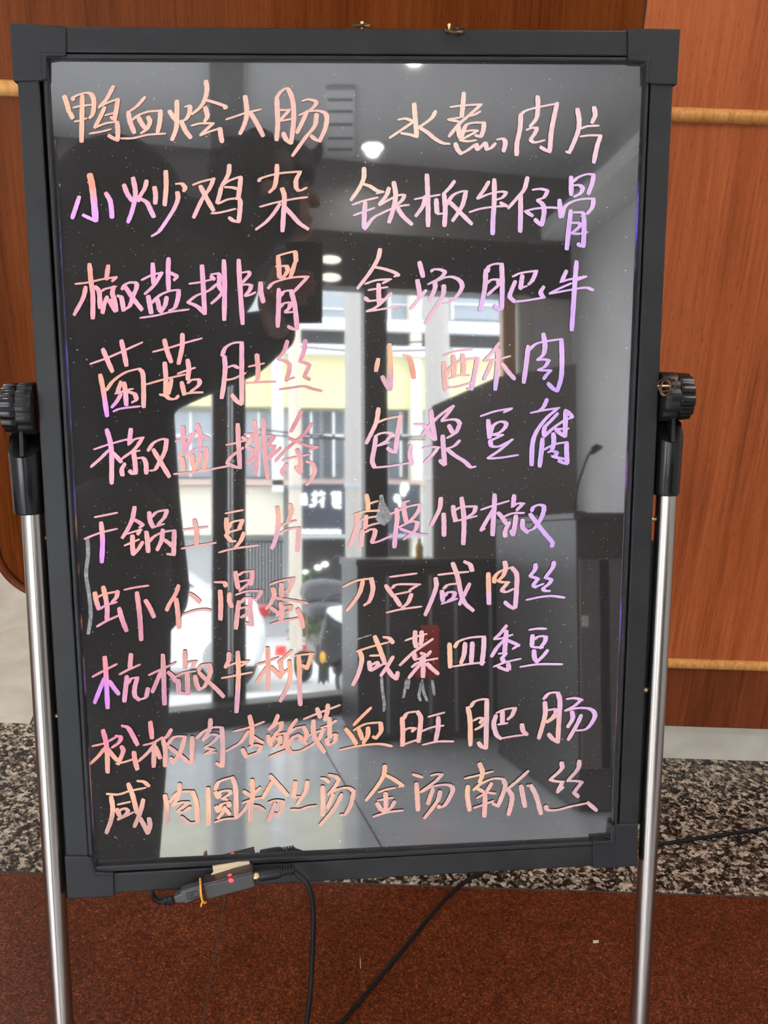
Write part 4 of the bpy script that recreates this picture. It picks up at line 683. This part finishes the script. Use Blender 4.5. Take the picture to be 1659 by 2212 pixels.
for x in range(534,612,7):
    a_=my(x,1172,FY-.15); b_=my(x,1326,FY-.15); gt.cyl(a_,b_,.008,6)
gt.build('gate_bars',m_greyw,bld)
for (x,y) in ((660,1237),(687,1226),(702,1219)):
    MB().ell(my(x,y,FY-.12),(.045,.02,.03)).build('shop_lamp',m_lampglow,bld)
sg=thing('shop_sign','dark shop sign board with white characters across the street','shop sign',my(780,1100,FY+.2))
rect('board',(655,1046,908,1158),FY+.25,.12,m_navy,sg); rect('board_rim',(653,1154,910,1162),FY+.27,.15,m_greyw,sg)
def z5(x,y): return my(600+x/4.097,1020+y/4.097,FY+.27)
CH=['300,200 420,190;330,165 335,215;385,165 385,210;412,222 370,270;395,245 395,312;330,212 330,290;330,290 292,302 285,285;300,240 350,268',
    '215,190 225,290;205,240 262,230;240,185 250,292;230,270 262,265','470,192 560,186;500,170 500,210;540,170 540,205;480,222 560,216;490,250 560,246;500,225 490,262;480,282 560,272;490,300 560,314;520,280 520,320']
for c_ in CH:
    mb=MB()
    for st_ in c_.split(';'): mb.tube([z5(*[float(q) for q in p.split(',')]) for p in st_.split()],.022,6)
    mb.build('character',m_white,sg)
mb=MB(); mb.ell(z5(1112,155),(.05,.02,.10)); mb.ell(z5(1140,135),(.035,.02,.06)); mb.ell(z5(1055,232),(.05,.02,.06)); mb.ell(z5(1085,285),(.03,.02,.05)); mb.build('emblem',m_white,sg)
mb=MB()
for i_ in range(24): mb.box(z5(222+i_*14.2,522+(i_%3)*3),(.034,.02,.05+.012*(i_%2)))
mb.build('small_lettering',m_white,sg)
def pole(name,x0,x1,y0,Y,m,label,cat):
    xa,xb_,_,zt_=xz(x0,y0,x1,y0+200,Y); k=thing(name,label,cat,((xa+xb_)/2,Y,SZ),'street poles'); rr=(xb_-xa)/2
    MB().cyl(((xa+xb_)/2,Y,SZ),((xa+xb_)/2,Y,zt_+.8),rr,28,rr*.93).build('shaft',m,k)
    mb=MB(); mb.lathe(((xa+xb_)/2,Y,SZ+1.9),(0,0,1),[(0,rr*1.08),(.05,rr*1.08)],24); mb.build('band',m_greyw,k); return k
pole('utility_pole',622,650,500,-9.5,m_creamp,'slim cream utility pole across the street beside the scooter','pole')
pole('utility_pole',743,780,500,-8.9,m_pole,'grey concrete utility pole behind the dark door post','pole')
pole('utility_pole',916,970,500,-7.6,m_pole,'thick grey concrete utility pole nearest the tan jamb','pole')
# wires between the poles
for i_,(y0,y1) in enumerate(((925,945),(934,932),(712,722),(722,738))):
    a_,b_=my(560,y0,-9.9),my(1000,y1,-9.9); mid=(a_+b_)/2-np.array([0,0,.06]); 
    tag(MB().tube(smooth_path([a_+np.array([0,-.12*i_-.14,0]),mid+np.array([0,-.12*i_-.14,0]),b_+np.array([0,-.12*i_-.14,0])],8),.012,6).build('overhead_wire',m_tyre),['upper of two black wires sagging low across the street','lower of two black wires sagging low across the street','upper of two black wires high across the street','lower of two black wires high across the street'][i_],'wire','overhead wires')
# white car
cd=1.31*2200/(1492-1172); CYp=1.957-cd; cxr=my(577,1400,CYp)[0]
car=thing('car','white car parked in the street, seen through the doorway','car',(cxr-1.9,CYp-.8,SZ))
def C3(u,z,w): return np.array([cxr-u,CYp-w,SZ+z])
prof=[(.06,.22),(.0,.42),(.02,.66),(.10,.80),(.30,.86),(.52,.90),(.85,1.16),(1.25,1.26),(1.75,1.28),(2.25,1.22),(2.8,.98),(3.0,.92),(3.6,.86),(4.0,.74),(4.12,.55),(4.10,.25),(3.9,.20)]
mb=MB(); vs=[]; n=len(prof); ws=[0,.06,.22,.85,1.48,1.64,1.70]
for w in ws:
    k_=1-abs(w-.85)/.85
    for u,z in prof:
        inn=.16*max(0,(z-.85)/.43)*(1 if w<.85 else -1); uu=2.06+(u-2.06)*(.975 if w in(0,1.70) else 1); vs.append(C3(uu,z-(.02 if w in(0,1.70) and z>.5 else 0),w+inn*(1-k_)))
fs=[(i*n+j,i*n+(j+1)%n,(i+1)*n+(j+1)%n,(i+1)*n+j) for i in range(6) for j in range(n)]+[tuple(range(n-1,-1,-1)),tuple(6*n+j for j in range(n))]
mb.add(vs,fs); mb.build('body',m_carw,car,bevel=.03,seg=3,angle=50)
MB().prism([C3(u,z,.075) for u,z in ((.62,.93),(.92,1.14),(1.27,1.205),(1.62,1.215),(1.62,.93))],(0,.05,0)).build('side_window',m_win,car,smooth=False)
MB().prism([C3(u,z,.075) for u,z in ((1.70,.93),(1.70,1.215),(2.2,1.16),(2.68,.95))],(0,.05,0)).build('side_window',m_win,car,smooth=False)
for u in (.38,3.2):
  for w in (.02,1.5):
    whl=MB().lathe(C3(u,.30,w+.17),(0,1,0),[(0,.22),(0,.29),(.02,.305),(.16,.305),(.18,.29),(.18,.2)],32).build('wheel',m_tyre,car)
    MB().lathe(C3(u,.30,w-.015),(0,1,0),[(0,.19),(.006,.18),(.010,.05)],24).build('hub_cap',m_greyw,whl)
MB().box(C3(.03,.70,.18),(.10,.28,.10)).build('tail_lamp',m_tail,car,bevel=.02); MB().box(C3(1.15,.78,-.01),(.16,.03,.03)).build('door_handle',m_whitew,car,bevel=.008)
MB().box(C3(2.62,.98,-.08),(.10,.16,.11)).build('side_mirror',m_carw,car,bevel=.03)
# scooter
sdist=1.31*2200/(1513-1172); SY=1.957-sdist
def S(x,y,o=0.0): return my(x,y,SY)-np.array([0,o,0])
scx=S(748,1400)[0]; sct=thing('scooter','black motor scooter with a pale front lens parked outside the doorway','scooter',(scx,SY-.5,SZ))
wc=S(748,1472); rw=wc[2]-SZ
def torus(mb,c,R,r,axis):
    u=np.array([0,0,1.0]); w=np.cross(axis,u); return mb.tube([c+R*(math.cos(a)*u+math.sin(a)*w) for a in np.linspace(0,2*math.pi,36,endpoint=False)],r,10,closed=True)
ax_=np.array([.93,-.36,0])
for nm,c_ in (('front',wc),('rear',wc+np.array([-.25,-1.15,0]))):
    w_=torus(MB(),c_,rw-.045,.045,ax_).build('wheel',m_tyre,sct); MB().lathe(c_-ax_*.03,ax_,[(0,.02),(0,rw*.62),(.06,rw*.62),(.06,.02)],20).build('rim',m_greyw,w_)
MB().prism([S(722,1452,.05),S(735,1425,.05),S(768,1422,.05),S(785,1448,.05),S(778,1462,.05),S(748,1440,.05),S(728,1464,.05)],(0,-.16,0)).build('fender',m_scoot,sct,bevel=.02)
sh=[(690,1425),(694,1385),(702,1350),(706,1322),(725,1345),(770,1352),(790,1330),(800,1370),(800,1420),(770,1432),(735,1430),(712,1440)]
MB().prism([S(*p) for p in sh],(0,-.22,0)).build('front_shield',m_scoot,sct,bevel=.035,seg=3)
ln=[(704,1322),(710,1312),(740,1308),(785,1308),(790,1328),(768,1345),(742,1349),(722,1338)]
MB().prism([S(*p,-.03) for p in ln],(0,-.10,0)).build('front_lens',m_lens,sct,bevel=.025,seg=3)
bx=[(667,1302),(668,1276),(680,1261),(720,1256),(760,1260),(768,1280),(768,1304),(700,1310)]
MB().prism([S(*p,.45) for p in bx],(0,-.40,0)).build('top_box',m_scg,sct,bevel=.04,seg=3)
MB().box(np.array([scx-.12,SY-.75,SZ+.72]),(.30,.75,.14)).build('seat',m_scg,sct,bevel=.05,seg=3)
MB().box(np.array([scx-.10,SY-.55,SZ+.36]),(.28,.9,.22)).build('floor_body',m_scoot,sct,bevel=.06,seg=3)
MB().tube([S(700,1300,.1),S(730,1285,.12),S(770,1285,.12),S(805,1298,.1)],.016,10).build('handlebar',m_scoot,sct)
for x in (733,800):
    MB().tube(smooth_path([S(x+25 if x<760 else x-12,1285,.1),S(x+14 if x<760 else x-4,1240,.1),S(x,1214,.1)],5),.007,8).build('mirror_stem',m_scoot,sct); MB().ell(S(x,1210,.1),(.048,.016,.040)).build('mirror',m_scoot,sct)
MB().prism([S(690,1420,.03),S(712,1425,.03),S(712,1478,.03),S(706,1470,.03),S(700,1482,.03),S(694,1472,.03),S(688,1480,.03)],(0,-.02,0)).build('side_flap',m_tyre,sct,smooth=False)
MB().ell(S(697,1420),(.025,.02,.05)).build('indicator',m_amber,sct)
# potted shrub and red tubs by the pole
pk=my(664,1432,-10.5); pot=thing('potted_shrub','green shrub standing in a red tub across the street behind the scooter','potted plant',(pk[0],-10.5,SZ))
xa,xb_,za,zt_=xz(646,1394,678,1434,-10.5); MB().lathe(((xa+xb_)/2,-10.5,SZ),(0,0,1),[(0,.10),(zt_-SZ-.02,(xb_-xa)/2),(zt_-SZ,(xb_-xa)/2*1.08)],20).build('tub',m_redp,pot)
mb=MB(); zc0,zc1=my(664,1392,-10.5)[2],my(664,1240,-10.5)[2]
for i_ in range(320):
    h=random.random(); rr=.26*(1-.6*h)*math.sqrt(random.random()); a_=random.uniform(0,6.283)
    c_=np.array([(xa+xb_)/2+rr*math.cos(a_),-10.5+rr*math.sin(a_),zc0+(zc1-zc0)*h]); d1=np.array([random.uniform(-1,1),random.uniform(-1,1),random.uniform(-.3,.6)]); d1/=np.linalg.norm(d1); d2=np.cross(d1,[random.uniform(-1,1),random.uniform(-1,1),1.0]); d2/=np.linalg.norm(d2)
    mb.add([c_,c_+d1*.05+d2*.022,c_+d1*.11,c_+d1*.05-d2*.022],[(0,1,2,3)])
mb.build('leaves',m_leaf,pot,smooth=False); MB().cyl(((xa+xb_)/2,-10.5,zt_-.05),((xa+xb_)/2,-10.5,zc1-.1),.015,8).build('stem',m_tan,pot)
xa,xb_,za,zt_=xz(596,1398,618,1440,-10.0); tag(MB().lathe(((xa+xb_)/2,-10.0,SZ),(0,0,1),[(0,.07),(zt_-SZ,(xb_-xa)/2),(zt_-SZ+.01,(xb_-xa)/2*1.1)],20).build('red_tub',m_redp),'small red tub on the street beside the white car','tub')
# counter and partition inside the doorway
QY=-2.35
def topz(x,y,Y): return my(x,y,Y)[2]
xa=my(772,1350,QY)[0]; zt_=topz(880,1208,QY); cn=thing('shop_counter','dark counter inside the room beside the doorway','counter',(.9,QY-.2,0))
MB().box(((xa+XR-.02)/2,QY-.25,zt_/2),(XR-.02-xa,.5,zt_-.03)).build('body',m_counter,cn,smooth=False,bevel=.004)
MB().box(((xa+XR-.02)/2,QY-.24,zt_-.012),(XR-.02-xa+.02,.54,.03)).build('counter_top',m_counter,cn,smooth=False,bevel=.006)
for x in (838,930,985,1060,1118,1190,1290):
    p=my(x,1400,QY+.004); MB().box((p[0],QY+.004,zt_*.48),(.012,.012,zt_*.86)).build('front_strip',m_greyw,cn,smooth=False)
xa,xb_,za,z2=xz(938,830,1250,1208,QY-.10); pt_=tag(MB().prism([(xa,QY-.12,zt_+.003),(xb_,QY-.12,zt_+.003),(xb_,QY-.12,topz(1240,775,QY)),(my(1090,800,QY)[0],QY-.12,topz(1090,805,QY)),(xa,QY-.12,topz(940,868,QY))],(0,-.03,0)).build('counter_screen',m_screen,smooth=False),'dark grey upright screen standing on the counter','screen')
KY=-1.1
xa,_,_,z2=xz(1245,1112,1360,1300,KY); XC=XR-.02; sc2=thing('side_cabinet','dark cabinet against the right wall of the room','cabinet',(XR-.2,KY-.2,0))
MB().box(((xa+XC)/2,KY-.45,z2/2),(XC-xa,.9,z2-.02)).build('body',m_counter,sc2,smooth=False,bevel=.004)
MB().box(((xa+XC)/2-.01,KY-.45,z2-.004),(XC-xa,.92,.022)).build('cabinet_top',m_counter,sc2,smooth=False,bevel=.004)
for i_,x in enumerate((1285,1325)):
    p=my(x,1300,KY+.006); MB().box((p[0],KY+.004,z2*.5),(.10,.012,z2*.7)).build('door',m_screen,sc2,smooth=False,bevel=.003)
tag(MB().box(my(1264,1342,KY+.013),(.022,.002,.036)).build('paper_note',m_paper,smooth=False),'small white paper note on the dark side cabinet','note')
dl=thing('desk_lamp','dark slim desk lamp standing on the side cabinet','lamp',(my(1240,1108,KY-.2)[0],KY-.2,z2+.008))
b0=np.array([my(1240,1108,KY-.2)[0],KY-.2,z2+.008]); MB().lathe(b0,(0,0,1),[(0,.04),(.008,.04),(.012,.01)],20).build('base',m_blackm,dl)
MB().tube(smooth_path([b0+np.array([0,0,.01]),my(1248,1050,KY-.2),my(1268,990,KY-.2),my(1282,968,KY-.2)],6),.004,8).build('stem',m_blackm,dl); MB().lathe(my(1282,968,KY-.2)+np.array([0,0,.008]),(.6,0,-.8),[(0,.012),(.02,.026),(.022,.022)],20).build('lamp_shade',m_blackm,dl)
xa,xb_,za,z2=xz(902,1206,916,1232,QY); bt=thing('bottle','amber bottle standing on the dark counter','bottle',((xa+xb_)/2,QY-.03,zt_+.003))
MB().lathe(((xa+xb_)/2,QY-.03,zt_+.003),(0,0,1),[(0,.016),(.05,.017),(.07,.008),(.085,.008)],20).build('body',m_amber,bt); MB().lathe(((xa+xb_)/2,QY-.03,zt_+.088),(0,0,1),[(0,.009),(.012,.009)],16).build('cap',m_white,bt)
for i_,(r,lb) in enumerate((((898,1402,946,1462),'lower red square card on the front of the dark counter'),((908,1350,946,1400),'upper red square card on the front of the dark counter'))):
    xa,xb_,za,z2=xz(*r,QY+.01)
    tag(MB().box(((xa+xb_)/2,QY+.0215,(za+z2)/2),(xb_-xa,.022,z2-za)).build('red_card',m_redp,smooth=False,bevel=.002),lb,'card','red cards on the counter front')
# ================================================================== the person taking the photograph (seen in the glass) and the phone
m_skin=mat('skin',(.22,.12,.08),.55); m_hair=mat('black_hair',(.012,.010,.009),.55); m_jack=mat('black_jacket',(.013,.012,.012),.8); m_trou=mat('dark_trousers',(.018,.017,.017),.8); m_shoe=mat('black_shoe',(.015,.014,.014),.5)
m_phone=mat('phone_body',(.05,.052,.056),.3)
PY=-.34
def A(x,y,o=0.0): return my(x,y,PY-o)
per=thing('person','person in a black jacket leaning over, holding up a phone with one arm','person',(A(250,900)[0],PY-.12,0))
def rem(o,vox,sm=6):
    r=o.modifiers.new('fuse','REMESH'); r.mode='VOXEL'; r.voxel_size=vox; s_=o.modifiers.new('smooth','SMOOTH'); s_.factor=.5; s_.iterations=sm
    for p in o.data.polygons: p.use_smooth=True
    r.use_smooth_shade=True; return o
def limb(mb,pts,rs,k=6):
    P=smooth_path(pts,k); R=[float(v) for v in np.interp(np.linspace(0,len(rs)-1,len(P)),range(len(rs)),rs)]; mb.tube(P,R,18); mb.ell(P[0],(R[0],)*3,16,10); mb.ell(P[-1],(R[-1],)*3,16,10)
hc=A(580,415,.02)
# body: head, neck, trunk, arms, hands, legs as one surface
mb=MB()
mb.ell(hc+np.array([-.005,0,.015]),(.098,.076,.098)); mb.ell(hc+np.array([.035,0,-.045]),(.058,.055,.075)); mb.ell(hc+np.array([.075,0,-.085]),(.026,.03,.024))      # skull, face, chin
limb(mb,[hc+np.array([.088,0,.02]),hc+np.array([.108,0,-.018])],[.010,.015]); mb.ell(hc+np.array([.090,0,-.058]),(.014,.026,.009)); mb.ell(hc+np.array([.084,0,.028]),(.016,.05,.012))   # nose, lips, brow
for s_ in (-1,1): mb.ell(hc+np.array([-.008,s_*.078,-.02]),(.018,.010,.030)); mb.ell(hc+np.array([.078,s_*.03,.008]),(.012,.013,.010))
sh1,ch,pel=A(255,450,.08),A(265,640,.08),A(255,1090,.08)
limb(mb,[hc+np.array([-.03,0,-.06]),A(430,500,.06),A(300,500,.08)],[.055,.058,.09])
limb(mb,[sh1,ch,A(255,880,.08),pel],[.11,.12,.095,.11])
sh,el,wr=A(360,620,.02),A(480,745,-.05),A(600,715,-.16)
limb(mb,[sh,el,wr],[.06,.045,.028])
shb,elb,wrb=A(180,560,.22),A(175,830,.26),A(230,1010,.18); limb(mb,[shb,elb,wrb],[.055,.043,.028])
pelw=pel.copy()
hips=[pelw+np.array([.0,.09,-.08]),pelw+np.array([-.02,-.09,-.08])]
feet=[np.array([hips[0][0]+.02,hips[0][1]+.02,.07]),np.array([hips[1][0]-.05,hips[1][1]-.04,.07])]
for h_,f_ in zip(hips,feet): limb(mb,[h_,(h_+f_)/2+np.array([.02,0,.02]),f_],[.10,.062,.042])
# phone, held upright just behind the camera position
cm=np.array(cam.matrix_world.to_3x3()); rx,uy,bz=cm[:,0],cm[:,1],cm[:,2]
pc=EYE+bz*.010+uy*.060+rx*.012
ph=thing('phone','dark phone held upright in the hand of the person','phone',pc)
Rm=np.stack([rx,uy,bz],1)
MB().box(pc,(.074,.158,.008),Rm).build('body',m_phone,ph,bevel=.003,seg=3)
for dx,dy in ((0,-.060),(-.022,-.060),(-.022,-.038),(0,-.038)):
    if (dx,dy)==(0,-.060): continue
    c_=pc+rx*(dx-.012)+uy*dy-bz*.0045; MB().lathe(c_,-bz,[(0,.0075),(.0015,.0075),(.0016,.005)],20).build('camera_ring',m_black,ph)
# hand round the lower half of the phone: palm at the left edge, four fingers across the back, thumb on the near side
pm=pc-rx*.052-uy*.010+bz*.004
mb.ell(pm,(.020,.040,.016),rot=Rm); limb(mb,[wr,pm-rx*.012-uy*.025,pm],[.028,.026,.020])
for i_,(l_,r_) in enumerate(((.050,.0085),(.056,.009),(.052,.0085),(.040,.0075))):
    b_=pm+uy*(.030-.019*i_)+rx*.006
    limb(mb,[b_,b_+rx*.020-bz*.016,b_+rx*l_*.75-bz*.019,b_+rx*(l_+.010)-bz*.015],[r_*1.1,r_,r_*.92,r_*.8],4)
b_=pm+uy*.010; limb(mb,[b_-uy*.02,b_+uy*.022+rx*.006+bz*.014,b_+uy*.045+rx*.030+bz*.016],[.012,.0105,.009],4)
# other hand resting at the side
for i_ in range(4):
    b_=wrb+np.array([.02,(i_-1.5)*.018,-.05]); limb(mb,[b_,b_+np.array([.006,0,-.04]),b_+np.array([-.004,0,-.07+.008*abs(i_-1)])],[.010,.009,.008],4)
mb.ell(wrb+np.array([.012,0,-.03]),(.018,.040,.045)); limb(mb,[wrb+np.array([.01,.03,-.02]),wrb+np.array([.03,.055,-.05])],[.011,.009],4)
ORG=np.array(per.location)
rem(mb.build('body',m_skin,per),.0055,4)
# hair
mb=MB(); mb.ell(hc+np.array([-.022,0,.032]),(.118,.092,.098)); mb.ell(hc+np.array([-.075,0,-.02]),(.062,.082,.085)); mb.ell(hc+np.array([.045,0,.075]),(.060,.07,.045)); mb.ell(hc+np.array([.01,0,-.045]),(.068,.092,.085)); mb.ell(hc+np.array([.055,0,.045]),(.055,.072,.045))
for i_ in range(46):
    a_=random.uniform(0,6.283); e_=random.uniform(.1,1.4); d_=np.array([math.cos(a_)*math.cos(e_),math.sin(a_)*math.cos(e_)*.8,math.sin(e_)]); p0=hc+np.array([-.02,0,.03])+d_*np.array([.10,.08,.085]); limb(mb,[p0,p0+d_*.018,p0+d_*.032+np.array([random.uniform(-.01,.012),0,-.006])],[.016,.012,.005],3)
limb(mb,[hc+np.array([.09,0,.07]),hc+np.array([.115,0,.10]),hc+np.array([.122,0,.125])],[.022,.014,.005],4)
rem(mb.build('hair',m_hair,per),.006,3)
# jacket
mb=MB(); mb.ell(A(255,465,.08),(.165,.19,.175)); mb.ell(A(420,600,.06),(.15,.14,.13)); mb.ell(A(300,560,.08),(.17,.19,.16))
limb(mb,[A(235,520,.08),A(245,700,.08),A(255,900,.08),A(262,1100,.08),A(275,1270,.08)],[.17,.155,.128,.135,.142])
limb(mb,[sh,el,wr+(el-wr)*.06],[.14,.088,.048]); mb.ell(A(395,745,.04),(.12,.12,.115)); limb(mb,[A(340,800,.05),el],[.10,.09]); limb(mb,[shb,elb,wrb],[.085,.062,.045]); limb(mb,[hc+np.array([-.06,0,-.10]),A(400,540,.06)],[.085,.12])
rem(mb.build('jacket',m_jack,per),.009,6)
mb=MB()
for h_,f_ in zip(hips,feet): limb(mb,[h_+np.array([0,0,.02]),(h_+f_)/2+np.array([.02,0,.02]),f_+np.array([0,0,-.02])],[.125,.088,.070])
rem(mb.build('trousers',m_trou,per),.010,4)
for f_ in feet:
    mb=MB(); mb.ell(np.array([f_[0],f_[1]+.05,.042]),(.048,.13,.042)); mb.ell(np.array([f_[0],f_[1],.07]),(.047,.055,.05)); mb.box((f_[0],f_[1]+.05,.010),(.085,.235,.018)); rem(mb.build('shoe',m_shoe,per),.007,3)
